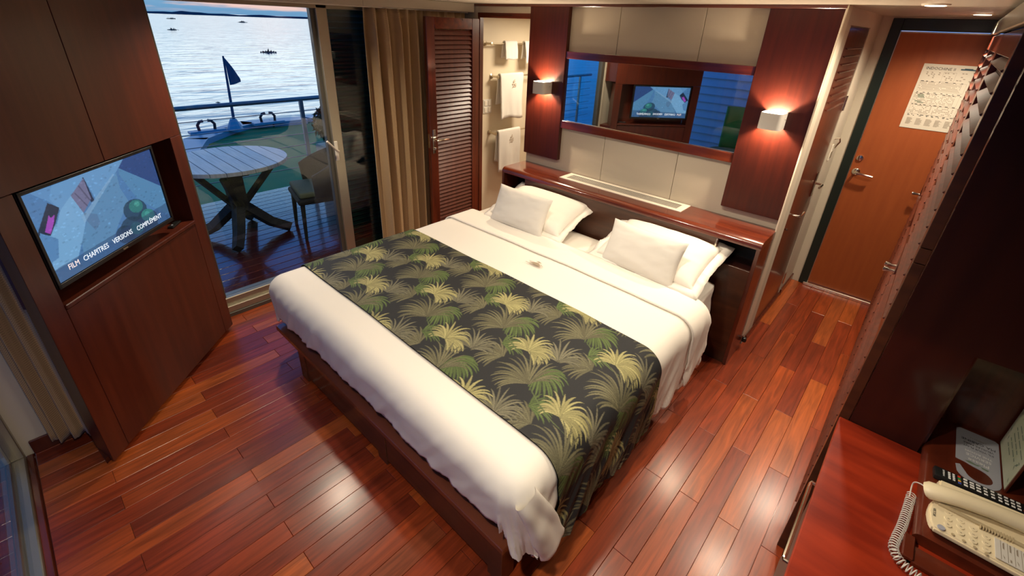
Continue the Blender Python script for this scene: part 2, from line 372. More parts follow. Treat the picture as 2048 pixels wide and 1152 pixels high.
struct('pull_handle', tube([(.0, .655, .88), (.035, .655, .88), (.045, .66, .885), (.045, .76, .885)], .007), 'chrome', dr, smooth=True)
struct('lock_knob', lathe([(.0, 0), (.009, 0), (.009, .012), (.0, .013)], 12, (.004, .56, .80)), 'chrome', dr)
struct('hinge', box(-.002, .008, 1.222, 1.245, 1.50, 1.60, .002), 'chrome', dr)
struct('hinge', box(-.002, .008, 1.222, 1.245, .12, .22, .002), 'chrome', dr)
struct('baseboard_right', box(-.0, .012, 1.24, YE, 0, .06, .003), 'mahogany')
struct('baseboard_corridor', box(-.0, .012, .365, .52, 0, .05, .003), 'mahogany')
# ---- entrance wall and door
we = struct('wall_entrance', box(-.05, .075, YE, YE + .1, 0, CE), 'cream_dim')
struct('wall_piece', box(.075, 1.25, YE, YE + .1, 2.087, CE), 'cream_dim', we)
df = struct('trim_3', box(.062, .125, YE - .012, YE + .05, 0, 2.087, .003), 'black_green')
struct('head_frame', box(.125, 1.0, YE - .012, YE + .05, 2.012, 2.087, .003), 'black_green', df)
struct('side_frame', box(.93, 1.0, YE - .012, YE + .05, 0, 2.012, .003), 'black_green', df)
ed = struct('door_2', box(.128, .925, YE - .006, YE + .03, .03, 2.002, .002), 'door')
struct('edge_strip', box(.124, .130, YE - .009, YE, .03, 2.006, .001), 'brass_nickel', ed)
struct('edge_strip', box(.124, .93, YE - .009, YE, 2.000, 2.008, .001), 'brass_nickel', ed)
struct('threshold', box(.10, .95, YE - .035, YE + .01, .0, .028, .004), 'chrome', ed)
rose = lathe([(.0, 0), (.026, 0), (.026, .006), (.02, .010), (.0, .010)], 20); rose.transform(frame_mat((.172, YE - .006, 1.03), (1, 0, 0), (0, 0, 1)))
struct('handle_rose', rose, 'chrome', ed, smooth=True)
struct('lever_handle', tube([(.172, YE - .01, 1.03), (.172, YE - .055, 1.03), (.18, YE - .06, 1.03), (.25, YE - .06, 1.022), (.285, YE - .055, 1.018)], .0095), 'chrome', ed, smooth=True)
lk = lathe([(.0, 0), (.021, 0), (.021, .012), (.014, .014), (.0, .014)], 20); lk.transform(frame_mat((.167, YE - .006, 1.135), (1, 0, 0), (0, 0, 1)))
struct('lock_cylinder', lk, 'chrome', ed, smooth=True)
# ---- right wall, foot-side shell (mostly outside the frame)
struct('wall_side', box(1.20, 1.28, -3.3, YE + .1, 0, CE), 'dark_gloss')
wf = struct('wall_foot', box(.55, 1.28, -3.2, -3.14, 0, CE), 'dark_gloss')
struct('wall_piece', box(-2.25, .55, -3.2, -3.14, 2.0, CE), 'dark_gloss', wf)
wlf = struct('wall_left', box(-2.30, -2.197, -3.14, -2.86, 0, CE), 'cream_dim')
struct('baseboard_left', box(-2.197, -2.185, -3.107, -2.86, 0, .08, .002), 'mahogany')
struct('wall_corner', box(-2.95, -2.30, -3.14, -2.88, 0, CE), 'cream_dim')
struct('wall_jamb', box(-2.86, -2.79, -2.88, -2.10, 0, CE), 'cream_dim')
# valance above the balcony glass
struct('trim_4', box(-2.86, -2.66, -2.86, -.80, 2.034, CE, .003), 'cream')
struct('trim_5', box(-2.86, -2.66, -.80, .255, 2.034, CE, .003), 'cream')

# ---- balcony sliding glass door on the left
win = struct('window_1', box(-2.80, -2.785, -2.14, -2.085, .0, 2.045, .002), 'cream')
struct('sill_track', box(-2.88, -2.79, -2.10, .26, .075, .133, .004), 'alu', win)
struct('sill_track', box(-2.86, -2.765, -2.10, .26, .028, .078, .004), 'alu', win)
struct('sill_track', box(-2.84, -2.755, -2.10, .26, -.002, .03, .003), 'alu_dark', win)
struct('frame_post', box(-2.86, -2.80, -2.085, -2.025, .133, 2.03, .003), 'alu_dark', win)
struct('frame_post', box(-2.85, -2.80, -1.078, -.998, .133, 2.03, .004), 'alu', win)
struct('frame_post', box(-2.87, -2.825, -1.108, -1.075, .133, 2.03, .004), 'alu_dark', win)
struct('frame_post', box(-2.85, -2.80, -.60, -.575, .133, 2.045, .003), 'white_trim', win)
struct('frame_head', box(-2.86, -2.80, -2.035, .26, 2.005, 2.045, .004), 'alu', win)
struct('pane', box(-2.835, -2.829, -2.025, -1.105, .133, 2.01), 'glass', win)
struct('pane', box(-2.825, -2.819, -1.0, .20, .133, 2.01), 'glass', win)
struct('wall_piece', box(-2.88, -2.80, .20, .27, 0, CE), 'cream_dim', win)
struct('handle', tube([(-2.80, -1.06, 1.04), (-2.765, -1.06, 1.04), (-2.755, -1.08, 1.05), (-2.75, -1.15, 1.13)], .008), 'white_metal', win, smooth=True)
struct('handle_plate', box(-2.802, -2.79, -1.073, -1.048, .96, 1.11, .003), 'white_metal', win)

# ---- foot-side sliding glass door (low left corner of the picture, and in the mirror)
w2 = struct('window_2', box(-2.185, .55, -3.135, -3.112, -.002, .012, .002), 'mahogany_h')
struct('sill_track', box(-2.185, .55, -3.175, -3.135, -.002, .035, .004), 'alu', w2)
struct('sill_track', box(-2.185, .55, -3.215, -3.178, -.002, .060, .004), 'alu', w2)
struct('frame_post', box(-2.185, -2.15, -3.19, -3.135, .035, 2.0, .003), 'alu', w2)
struct('frame_post', box(-.80, -.74, -3.19, -3.135, .035, 2.0, .003), 'alu', w2)
struct('frame_post', box(.50, .55, -3.19, -3.135, .035, 2.0, .003), 'alu', w2)
struct('pane', box(-2.15, -.80, -3.165, -3.159, .035, 2.0), 'glass', w2)
struct('pane', box(-.74, .50, -3.165, -3.159, .035, 2.0), 'glass', w2)

# ---- bathroom shell
struct('wall_bathroom_left', box(-2.82, -2.75, .34, 1.75, 0, CE), 'cream_bath')
struct('wall_bathroom_back', box(-2.82, -.07, 1.70, 1.78, 0, CE), 'cream_bath')
struct('floor_bathroom', box(-2.82, -.07, .34, 1.78, -.06, -.008), 'cream_bath')

# ---- outside: balcony deck planks, railing
deck = struct('floor_balcony', box(-5.4, -2.88, -10, 3.0, -.16, -.055), 'mahogany_h')
for i in range(21):
    x0 = -5.38 + i * .118
    struct('plank', box(x0, x0 + .113, -6, 2.6, -.056, -.03, .003), 'balcony', deck)

# ================================================================== OUTSIDE THINGS
b = nb(); vs = [b.verts.new(p) for p in ((-4000, -4000, -3), (-5.5, -4000, -3), (-5.5, 4000, -3), (-4000, 4000, -3))]; b.faces.new(vs)
river = struct('river', b, 'river')
# far shore: a low ragged bank
b = nb(); P = []
for i in range(160):
    y = -600 + i * 15
    h = 3.6 + 2.4 * mnoise.noise(Vector((i * .35, 0, 0))) + (2.5 if i in (60, 88) else 0)
    P.append((y, max(1.2, h)))
for k, ((y0, h0), (y1, h1)) in enumerate(zip(P[:-1], P[1:])):
    a = [b.verts.new(v) for v in ((-1150, y0, -3), (-1150, y1, -3), (-1150, y1, h1 - 3), (-1150, y0, h0 - 3))]; c = [b.verts.new(v) for v in ((-1165, y1, -3), (-1165, y0, -3), (-1165, y0, h0 - 3), (-1165, y1, h1 - 3))]
    b.faces.new(a); b.faces.new(c); b.faces.new((a[3], a[2], c[3], c[2]))
struct('far_shore', b, 'shore')

def clump(name, label, loc, s, group):
    b = nb()
    for i in range(26):
        a = random.uniform(0, 2 * PI); r = random.uniform(0, 1) ** .6 * s; h = random.uniform(.25, .6) * s * (1.2 - r / s)
        tube([(r * math.cos(a), r * math.sin(a) * 1.3, 0), (r * 1.05 * math.cos(a), r * 1.35 * math.sin(a), h)], [.12 * s, .03 * s], 5, b)
    b2 = lathe([(0, -.02), (s, 0), (s * .7, .12 * s), (0, .2 * s)], 12); merge(b, b2)
    return obj(name, b, 'hyacinth', origin=(0, 0, 0), label=label, cat='plant', group=group)
for (lx, ly, s, lab) in ((-74.7, 26.8, .9, 'dark floating clump of water hyacinth right of the flag'), (-172, 38.9, 1.2, 'distant dark weed clump low on the left of the river'),
                         (-347, 121, 2.2, 'distant thin weed raft below the right of the far shore'), (-32.3, 6.6, .12, 'tiny weed clump just above the railing by the flagpole'), (-420, 100, 2.5, 'distant thin weed raft near the left of the far shore')):
    o = clump('water_hyacinth', lab, (lx, ly), s, 'floating weed clumps on the river'); o.location = (lx, ly, -3)

# balcony railing
ra = thing('balcony_railing', 'grey metal balcony railing with thin wires between posts', 'railing', (-5.2, -1, -.03))
def rail_pts(z): return [(-5.2, 2.0, z), (-5.2, -8.5, z)]
obj('top_rail', tube([(-5.2, 2.4, 1.06), (-5.2, -5.5, 1.06)], .024), 'rail', ra, smooth=True)
for i in range(6): obj('wire', tube([(-5.2, 2.4, .92 - i * .135), (-5.2, -5.5, .92 - i * .135)], .005, 6), 'rail', ra)
for y in (2.3, 1.0, -.22, -2.0, -3.0, -3.9, -5.1): obj('post', box(-5.22, -5.18, y - .022, y + .022, -.03, 1.05, .004), 'rail', ra)

# green foredeck beyond the railing, with bulwark, bitts and flag
fd = thing('foredeck', 'green painted foredeck with pale blue bulwark beyond the railing', 'deck', (-8, 3, -.8))
edge = [(-5.6, -4.2), (-8.0, -2.4), (-10.2, -.9), (-12.2, 0.0), (-13.1, .95), (-13.55, 1.7), (-13.4, 2.4), (-13.3, 3.3), (-13.5, 4.2), (-14.0, 9.0), (-5.6, 9.0)]
obj('deck_plate', prism(edge, -1.3, -.83), 'deck_green', fd)
for (a, c) in zip(edge[:-2], edge[1:-1]):
    dx, dy = c[0] - a[0], c[1] - a[1]; L = math.hypot(dx, dy); nx, ny = -dy / L * .5, dx / L * .5
    s = 1 if (nx * (-9 - a[0]) + ny * (3 - a[1])) > 0 else -1
    q = [a, c, (c[0] + nx * s, c[1] + ny * s), (a[0] + nx * s, a[1] + ny * s)]
    obj('bulwark', prism(q, -.84, -.70), 'hull_blue', fd)
fl = thing('flagpole', 'thin flagpole with a small dark triangular pennant on the bow', 'flag', (-11.3, 1.0, -.72))
fl.location = (-12.6, 1.25, -.72); WM[fl.name] = Matrix.Translation((-12.6, 1.25, -.72))
obj('pole', tube([(0, 0, 0), (.06, .07, 1.75)], [.04, .022]), 'flag', fl, local=True)
obj('socket', lathe([(0, 0), (.2, 0), (.16, .1), (.07, .28), (.0, .28)], 12), 'hull_blue', fl, local=True)
b = nb(); n = 8
def pen(u, v): 
    t = u; z0 = 2.38; x = .55 * t; return Vector((.08 + .04 * math.sin(t * 5), .12 + x * (1 - .0 * v), z0 - 1.0 * t * 1.0 - (v) * (.15 + .85 * 0) * (1.0) - v * .55 * (1 - t) * 1.2))
grid(lambda u, v: Vector((.08 + .04 * math.sin(u * 5), .08 + .27 * u, 1.72 - .50 * u - v * (1.0 - u) * .56 - v * .07)), 9, 6, b)
pn = obj('pennant', b, 'flag', fl, local=True); md = pn.modifiers.new('s', 'SOLIDIFY'); md.thickness = .01
def bitt(loc, label):
    t = thing('mooring_bitt', label, 'bollard', loc, group='mooring bitts on the bow')
    for s in (-.17, .17): obj('horn', tube([(0, s, 0), (0, s * 1.1, .16), (0, s * .75, .24), (0, s * .3, .25)], .035), 'black', t, local=True, smooth=True)
    obj('base', box(-.12, .12, -.4, .4, -.04, .03, .01), 'hull_blue', t, local=True)
bitt((-12.7, .65, -.69), 'black mooring bitt left of the flagpole on the bow')
bitt((-12.9, 2.2, -.69), 'black mooring bitt right of the flagpole on the bow')

# table
TC = (-4.20, -1.42)
tb = thing('balcony_table', 'round slatted bleached wood table on the balcony behind the glass', 'table', (*TC, -.03))
R_ = .50
for i in range(9):
    y0 = -R_ + i * (2 * R_ / 9) + .002; y1 = y0 + 2 * R_ / 9 - .004
    pts = []
    xa = math.sqrt(max(0, R_ ** 2 - min(abs(y0), R_ - .004) ** 2)); 
    for k in range(6):
        y = y0 + (y1 - y0) * k / 5; pts.append((math.sqrt(max(.0004, R_ ** 2 - y * y)), y))
    pts = pts + [(-x, y) for x, y in pts[::-1]]
    obj('slat', prism(pts, .74, .775, bev=.002), 'teak', tb, local=True)
obj('underframe', box(-.36, .36, -.04, .04, .69, .74, .004), 'rattan', tb, local=True)
obj('column', box(-.07, .07, -.07, .07, .22, .70, .008), 'rattan', tb, local=True)
for k in range(4):
    a = PI / 4 + k * PI / 2 + .3; c, s = math.cos(a), math.sin(a)
    obj('leg', tube([(c * .05, s * .05, .30), (c * .25, s * .25, .12), (c * .42, s * .42, .04)], [.06, .055, .05], 4), 'rattan', tb, local=True)
    obj('brace', tube([(c * .06, s * .06, .34), (c * .34, s * .34, .68)], .032, 4), 'rattan', tb, local=True)

def rattan_chair(name, label, loc, rz):
    t = thing(name, label, 'chair', loc, rz, group='rattan chairs on the balcony')
    obj('seat', box(-.25, .25, -.24, .26, .36, .42, .02, seg=2), 'rattan', t, local=True)
    obj('seat_cushion', box(-.23, .23, -.22, .24, .42, .48, .02, seg=3), 'cushion_olive', t, local=True, smooth=True)
    def bk(u, v):
        a = -1.9 + 3.8 * u + PI / 2; h = .42 + v * (.40 * (.55 + .45 * math.sin(u * PI)))
        return Vector((math.cos(a) * (.27 + .03 * v), math.sin(a) * (.25 + .05 * v), h))
    o = obj('backrest', grid(bk, 22, 7), 'rattan', t, local=True, smooth=True); md = o.modifiers.new('s', 'SOLIDIFY'); md.thickness = .025
    for sx in (-.21, .21):
        for sy in (-.2, .2): obj('leg', tube([(sx * 1.1, sy * 1.1, 0), (sx, sy, .37)], [.016, .024], 6), 'rattan', t, local=True)
rattan_chair('rattan_chair', 'dark rattan chair with olive cushion right of the round table', (-3.85, -.78, -.03), PI * 1.6 - PI / 2 + 2.6)
rattan_chair('rattan_chair', 'dark rattan chair behind the round table next to the railing', (-4.80, -2.25, -.03), PI * .75)

pl = thing('topiary', 'clipped round green topiary in a tall cream planter by the railing', 'plant', (-4.72, -.12, -.03))
obj('planter', prism([(-.15, -.15), (.15, -.15), (.15, .15), (-.15, .15)], 0, .62, bev=.01), 'pot', pl, local=True)
b = nb()
for i in range(520):
    v = Vector((random.gauss(0, 1), random.gauss(0, 1), random.gauss(0, 1))).normalized() * random.uniform(.14, .2); v.z *= 1.15; v.z += .86
    d = Vector((random.uniform(-1, 1), random.uniform(-1, 1), random.uniform(-1, 1))).normalized(); e = d.orthogonal().normalized() * .014
    f = [b.verts.new(v + e), b.verts.new(v + d * .04), b.verts.new(v - e), b.verts.new(v - d * .03)]; b.faces.new(f)
merge(b, lathe([(0, .68), (.1, .72), (.15, .86), (.11, 1.0), (0, 1.04)], 12))
obj('foliage', b, 'leaf', pl, local=True)
obj('stem', tube([(0, 0, .6), (0, 0, .75)], .015), 'rattan', pl, local=True)

# louvred shutter outside the fixed pane
sh = thing('exterior_shutter', 'dark louvred shutter standing outside behind the narrow glass pane', 'shutter', (-3.06, -.5, 0))
obj('stile', box(-3.08, -3.04, -.96, -.90, 0, 2.05, .003), 'shutter', sh); obj('stile', box(-3.08, -3.04, -.30, -.24, 0, 2.05, .003), 'shutter', sh)
obj('top_rail', box(-3.08, -3.04, -.90, -.30, 1.98, 2.05, .003), 'shutter', sh); obj('bottom_rail', box(-3.08, -3.04, -.90, -.30, 0, .12, .003), 'shutter', sh)
for i in range(44):
    z = .14 + i * .042
    b = box(-3.085, -3.035, -.90, -.30, z, z + .006, .001); bmesh.ops.rotate(b, cent=(-3.06, 0, z), matrix=Matrix.Rotation(math.radians(-38), 3, 'Y'), verts=b.verts)
    obj('slat', b, 'shutter', sh)
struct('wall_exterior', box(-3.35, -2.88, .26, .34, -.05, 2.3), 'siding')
struct('wall_exterior_back', box(-3.5, -3.44, -.75, .30, -.05, 2.3), 'shutter')
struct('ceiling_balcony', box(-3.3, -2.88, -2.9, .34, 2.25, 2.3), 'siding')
# ship's side cladding seen through the foot window (and in the mirror)
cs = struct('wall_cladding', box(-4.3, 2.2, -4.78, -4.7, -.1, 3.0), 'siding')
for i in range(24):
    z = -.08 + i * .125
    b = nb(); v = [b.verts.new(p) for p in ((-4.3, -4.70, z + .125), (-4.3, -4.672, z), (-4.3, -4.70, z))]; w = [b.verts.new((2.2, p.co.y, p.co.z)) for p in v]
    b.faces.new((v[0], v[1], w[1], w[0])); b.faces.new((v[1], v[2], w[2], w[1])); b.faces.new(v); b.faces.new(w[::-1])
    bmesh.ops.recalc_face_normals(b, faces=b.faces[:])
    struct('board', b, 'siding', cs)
# the planks outside the foot window
dk2 = struct('floor_side_deck', box(-2.88, 2.2, -4.7, -3.22, -.16, -.04), 'cabinet')
for i in range(26):
    struct('plank', box(-2.88 + i * .095, -2.788 + i * .095, -4.68, -3.225, -.041, -.028, .002), 'cabinet', dk2)
lc = thing('tub_chair', 'curved green backed chair on the side deck, seen in the mirror', 'chair', (-1.62, -3.85, -.03), .3)
obj('seat', lathe([(0, .05), (.2, .05), (.26, .2), (.27, .42), (.0, .44)], 20), 'cushion_olive', lc, local=True, smooth=True)
o = obj('backrest', grid(lambda u, v: Vector((math.cos(-1.2 + 2.4 * u - PI / 2) * .25, math.sin(-1.2 + 2.4 * u - PI / 2) * .25, .4 + v * .62)), 14, 5), 'deck_green', lc, local=True, smooth=True)
o.modifiers.new('s', 'SOLIDIFY').thickness = .04
#PART2
# ================================================================== BED
HB = thing('headboard', 'long glossy dark mahogany headboard counter behind the pillows', 'headboard', (-1.02, .14, 0))
# counter top with a rounded nose
prof = [(.30, .88), (.045, .88)] + [(.045 - .045 * math.sin(a), .88 - .03 * (1 - math.cos(a)) * 1.0) for a in [PI / 12 * k for k in range(1, 7)]] + [(.0, .835), (.30, .835)]
b = nb(); L = [b.verts.new((-2.046, y, z)) for y, z in prof]; R2 = [b.verts.new((.0, y, z)) for y, z in prof]
for i in range(len(prof)): j = (i + 1) % len(prof); b.faces.new((L[i], L[j], R2[j], R2[i]))
b.faces.new(L[::-1]); b.faces.new(R2); bmesh.ops.recalc_face_normals(b, faces=b.faces[:])
obj('counter_top', b, 'mahogany_h', HB, smooth=True, angle=30)
obj('front_panel', box(-1.80, -.246, .012, .03, .0, .836, .001), 'walnut', HB)
obj('front_panel', box(-.246, -.022, .012, .03, .0, .683, .001), 'walnut', HB)
obj('front_panel', box(-2.024, -1.80, .012, .03, .0, .683, .001), 'walnut', HB)
for x0, x1 in ((-.246, -.022), (-2.024, -1.80)):
    obj('niche', box(x0, x1, .20, .21, .683, .836), 'black', HB); obj('niche_shelf', box(x0, x1, .03, .21, .673, .683), 'dark_gloss', HB)
obj('rail_post', tube([(-.238, .005, .685), (-.240, .0, .70), (-.244, .0, .80), (-.244, .008, .83)], .008), 'chrome', HB, smooth=True)
obj('end_panel', box(-.022, .0, .0, .262, .0, .836, .0015), 'mahogany', HB)
obj('end_panel', box(-2.046, -2.024, .0, .262, .0, .836, .0015), 'mahogany', HB)

gr = thing('air_grille', 'long white slotted air grille let into the counter top', 'vent', (-1.04, .2, .88))
x0, x1, y0, y1 = -1.545, -.545, .128, .292
obj('frame', box(x0, x1, y0, y0 + .032, .878, .8845, .001), 'white_metal', gr); obj('frame', box(x0, x1, y1 - .032, y1, .878, .8845, .001), 'white_metal', gr)
obj('frame', box(x0, x0 + .045, y0 + .032, y1 - .032, .878, .8845, .001), 'white_metal', gr); obj('frame', box(x1 - .045, x1, y0 + .032, y1 - .032, .878, .8845, .001), 'white_metal', gr)
obj('backing', box(x0 + .04, x1 - .04, y0 + .03, y1 - .03, .8795, .881), 'black', gr)
for i in range(6):
    y = y0 + .0415 + i * .0145; obj('slat', box(x0 + .045, x1 - .045, y, y + .0042, .8812, .8826, .0005), 'white_metal', gr)

mi = thing('wall_mirror', 'wide frameless mirror between the two dark rails above the bed', 'mirror', (-1.01, .28, 1.29))
obj('glass', box(-1.677, -.350, .288, .297, 1.288, 1.740), 'mirror', mi)
obj('edge_strip', box(-1.68, -1.674, .280, .298, 1.288, 1.740, .001), 'chrome', mi); obj('edge_strip', box(-1.68, -.350, .279, .298, 1.287, 1.291, .001), 'chrome', mi)

def sconce(cx, label, cy=.262, sg=-1):
    t = thing('wall_sconce', label, 'lamp', (cx, cy, 1.52), 0 if sg < 0 else PI, group='white up and down wall sconces')
    w, d, h, th = .058, .105, .045, .004
    pts = [(-w, 0)] + [(-w + .02 * (1 - math.cos(a)), -d + .02 * (1 - math.sin(a))) for a in [PI / 2 * k / 5 for k in range(6)]] + [(w - .02 * (1 - math.cos(a)), -d + .02 * (1 - math.sin(a))) for a in [PI / 2 * (5 - k) / 5 for k in range(6)]] + [(w, 0)]
    inn = [(x * (w - th) / w, y + th * (-y / d)) for x, y in pts]
    b = nb(); rings = []
    for ring, z in ((pts, -h), (pts, h), (inn, h), (inn, -h)): rings.append([b.verts.new((x, y, z)) for x, y in ring])
    n = len(pts)
    for a in range(4):
        for k in range(n - 1): b.faces.new((rings[a][k], rings[a][k + 1], rings[(a + 1) % 4][k + 1], rings[(a + 1) % 4][k]))
    bmesh.ops.recalc_face_normals(b, faces=b.faces[:])
    obj('shade', b, 'white', t, local=True, smooth=True, angle=40)
    obj('back_plate', box(-w, w, -.004, 0, -h, h, .001), 'white', t, local=True)
    obj('screw', lathe([(0, 0), (.004, 0), (.004, .002), (0, .002)], 8, (0, 0, 0)), 'chrome', t, local=True).location = (w, -.03, .01)
    ld = bpy.data.lights.new('sconce_lamp', 'POINT'); ld.energy = 24; ld.color = (1, .78, .55); ld.shadow_soft_size = .012
    lo = bpy.data.objects.new('sconce_lamp', ld); COL.objects.link(lo); lo.location = (cx, cy + sg * .055, 1.52)
sconce(-1.845, 'white wall sconce left of the mirror glowing up and down')
sconce(-.178, 'white wall sconce right of the mirror glowing up and down')

# ---- bed base
bd = thing('bed', 'double bed base with dark platform slab and white fitted mattress', 'bed', (-1.1, -.98, 0))
obj('platform', box(-2.07, -.15, -1.97, -.0, .212, .242, .003), 'slab', bd)
obj('foot_panel', box(-1.80, -.17, -1.955, -1.93, .03, .212, .001), 'base_dark', bd)
for x0 in (-1.815, -1.0, -.235): obj('leg', box(x0, x0 + .075, -1.96, -1.885, 0, .213, .002), 'base_dark', bd)
obj('side_panel', box(-.34, -.315, -1.93, -.05, .03, .212, .001), 'base_dark', bd)
obj('side_panel', box(-1.9, -1.875, -1.93, -.05, .03, .212, .001), 'base_dark', bd)
for y0 in (-1.0, -.12): obj('leg', box(-.40, -.34, y0, y0 + .06, 0, .213, .002), 'base_dark', bd)
def soft_box(x0, x1, y0, y1, z0, z1, r, amp, seed, nx=60, ny=60, nz=10):
    b = nb(); bmesh.ops.create_cube(b, size=1); bmesh.ops.subdivide_edges(b, edges=b.edges[:], cuts=28, use_grid_fill=True)
    cx, cy, cz = (x0 + x1) / 2, (y0 + y1) / 2, (z0 + z1) / 2; hx, hy, hz = (x1 - x0) / 2, (y1 - y0) / 2, (z1 - z0) / 2
    for v in b.verts:
        p = Vector((v.co.x * 2 * hx, v.co.y * 2 * hy, v.co.z * 2 * hz))
        q = Vector((max(-hx + r, min(hx - r, p.x)), max(-hy + r, min(hy - r, p.y)), max(-hz + r, min(hz - r, p.z))))
        d = p - q
        if d.length > 1e-6: p = q + d.normalized() * r
        a = amp * mnoise.noise(Vector((p.x * 3 + seed, p.y * 5, p.z * 14)))
        if abs(d.z) < r * .7: p += Vector((d.x, d.y, 0)).normalized() * a if (d.x or d.y) else Vector()
        v.co = Vector((cx, cy, cz)) + p
    return b
obj('mattress', soft_box(-2.06, -.165, -1.93, -.005, .243, .565, .05, .012, 3), 'cotton', bd, smooth=True, angle=60)

# ---- duvet: a sheet wrapped over the mattress
XL, XR, YFt, ZT, RD = -2.085, -.075, -1.985, .597, .10
YHD = -.40
HEMX, HEMF = .405, .325
def fbm(x, y, z, o=3):
    s = 0; a = 1
    for i in range(o): s += a * mnoise.noise(Vector((x, y, z))); x *= 2.1; y *= 2.1; z *= 2.1; a *= .5
    return s
def wrap(u, v, off=0.0, wr=1.0):
    """u,v flat sheet coordinates (world x,y when lying flat on top) -> 3D"""
    cx = min(max(u, XL + RD), XR - RD); cy = max(v, YFt + RD)
    ex, ey = u - cx, v - cy; s = math.hypot(ex, ey)
    top = ZT + .012 * math.sin((u + 1.08) * 1.5 + PI / 2) + .006 * fbm(u * 1.6, v * 1.6, .3) + off
    if s < 1e-6: return Vector((u, v, top))
    phi = math.atan2(-ey, ex) if ex > 0 else math.atan2(-ey, -ex)     # 0 = side, pi/2 = foot
    phi = max(0, min(PI / 2, phi)); right = ex > 0
    if 0 < phi < PI / 2 and abs(ex) > 1e-9:
        pass
    dx, dy = math.cos(phi) * (1 if right else -1), -math.sin(phi)
    corner = math.sin(2 * phi)
    if corner > .01: s = min(s, .365 + (.05 * math.cos(phi) if right else .0))
    q = PI * RD / 2
    if s < q: X = RD * math.sin(s / RD); Z = -RD * (1 - math.cos(s / RD)); nx = math.sin(s / RD); nz = math.cos(s / RD)
    else: t = s - q; k = .03 - .16 * math.sin(phi) ** 4; X = RD + t * k; Z = -(RD + t * math.sqrt(1 - k * k)); nx = 1; nz = 0
    per = (v if phi < .1 else (u if phi > 1.45 else phi * .35 + 9))
    dep = max(0, (s - .06)) / .35
    if True:
        fb = .020 if phi > .8 else (.020 if right else .016)
        w = wr * dep * fb * (fbm(per * 5.5 + s * 3.2, s * 2.2, 7.7 + (3 if right else 0)) + .8 * fbm(per * 15 + s * 11, s * 3, 2.2))
    X += w + off * nx; Z += (off * nz - off)
    return Vector((cx + dx * X, cy + dy * X, top + Z))
def sheet(u0, u1, v0, v1, nu, nv, off, wr=1.0, skew=0.0, hem=None):
    def f(a, c):
        u = u0 + (u1 - u0) * a; v = v0 + (v1 - v0) * c + skew * (a - .5)
        p = wrap(u, v, off, wr); return p
    return grid(f, nu, nv)
b = sheet(XL + RD - .14 - HEMX + .10, XR - RD + .06 + HEMX, YFt + RD - HEMF, YHD, 200, 150, 0)
dv = obj('duvet', b, 'cotton', smooth=True, angle=80, origin=(-1.08, -1.2, .5), label='smooth white duvet hanging over the foot of the bed', cat='duvet')
dv.modifiers.new('s', 'SOLIDIFY').thickness = .012
dv.modifiers['s'].offset = -1
def flap(u, v):
    # hanging tongue of the loose duvet corner: u round the section, v down its length
    a = 2 * PI * u; t = v
    c = Vector((-.105 + .075 * t ** .8, -1.925 + .105 * t, .545 - .33 * t)); w = (.045 + .022 * min(1, t * 1.6)) * (1 if t < .93 else math.sqrt(max(0, 1 - ((t - .93) / .075) ** 2)) + .02)
    th = (.030 - .012 * t) * (1 if t < .93 else math.sqrt(max(0, 1 - ((t - .93) / .075) ** 2)) + .02)
    k = .006 * math.sin(a * 3 + 2 * t) + .006 * mnoise.noise(Vector((math.cos(a) * 1.4, math.sin(a) * 1.4, t * 4)))
    return c + Vector((0, .94, .34)) * math.cos(a) * (w + k) + Vector((.96, -.1, .2)) * math.sin(a) * (th + k)
b = grid(flap, 40, 30); bmesh.ops.remove_doubles(b, verts=b.verts[:], dist=.0003)
cf = obj('corner_fold', b, 'cotton', dv, smooth=True, angle=80); cf.data.transform(Matrix.Translation((1.08, 1.2, -.5)))
# turned back top sheet
b = sheet(XL + RD - .38, XR - RD + .45, YHD - .215, YHD + .02, 150, 16, .010, 1.15, -.02)
ts = obj('top_sheet', b, 'cotton', smooth=True, angle=80, origin=(-1.08, -.5, .6), label='folded back edge of the white top sheet below the pillows', cat='sheet')
md = ts.modifiers.new('s', 'SOLIDIFY'); md.thickness = .010; md.offset = 0

# ---- runner with a printed palm leaf pattern (vertex colours on a fine mesh)
RU0, RU1, RV0, RV1 = XL + RD - .40, XR - RD + .475, -1.772, -.972
TX = .0027
nu_, nv_ = int((RU1 - RU0) / TX), int((RV1 - RV0) / TX)
img = np.empty((nu_, nv_, 3), np.float32); img[:] = (.013, .014, .016)
rng = random.Random(11)
def stamp(x, y, r, col):
    i, j = (x - RU0) / TX, (y - RV0) / TX; rr = r / TX
    i0, i1 = int(max(0, i - rr)), int(min(nu_ - 1, i + rr + 1)); j0, j1 = int(max(0, j - rr)), int(min(nv_ - 1, j + rr + 1))
    if i1 <= i0 or j1 <= j0: return
    I, J = np.mgrid[i0:i1 + 1, j0:j1 + 1]; m = (I - i) ** 2 + (J - j) ** 2 <= rr * rr
    img[i0:i1 + 1, j0:j1 + 1][m] = col
def blade(px, py, a, L, w, curl, col, edge, g=-1.1):
    for pas, (c, k) in enumerate(((edge, 1.0), (col, .66))):
        x, y, an = px, py, a; n = max(8, int(L / .0042))
        for q in range(n):
            t = q / (n - 1); r = w * k * (math.sin(PI * min(1, t * .92 + .06)) ** .7)
            if r > TX * .55: stamp(x, y, r, c)
            x += math.cos(an) * L / n; y += math.sin(an) * L / n; an += curl * math.sin(g - an) / n * (t * 2.0 + .1)
PAL = {'yel': ((.33, .30, .13), (.20, .19, .08)), 'olv': ((.13, .12, .065), (.075, .072, .04)), 'grn': ((.085, .125, .035), (.05, .075, .022)), 'gry': ((.15, .14, .09), (.085, .08, .05))}
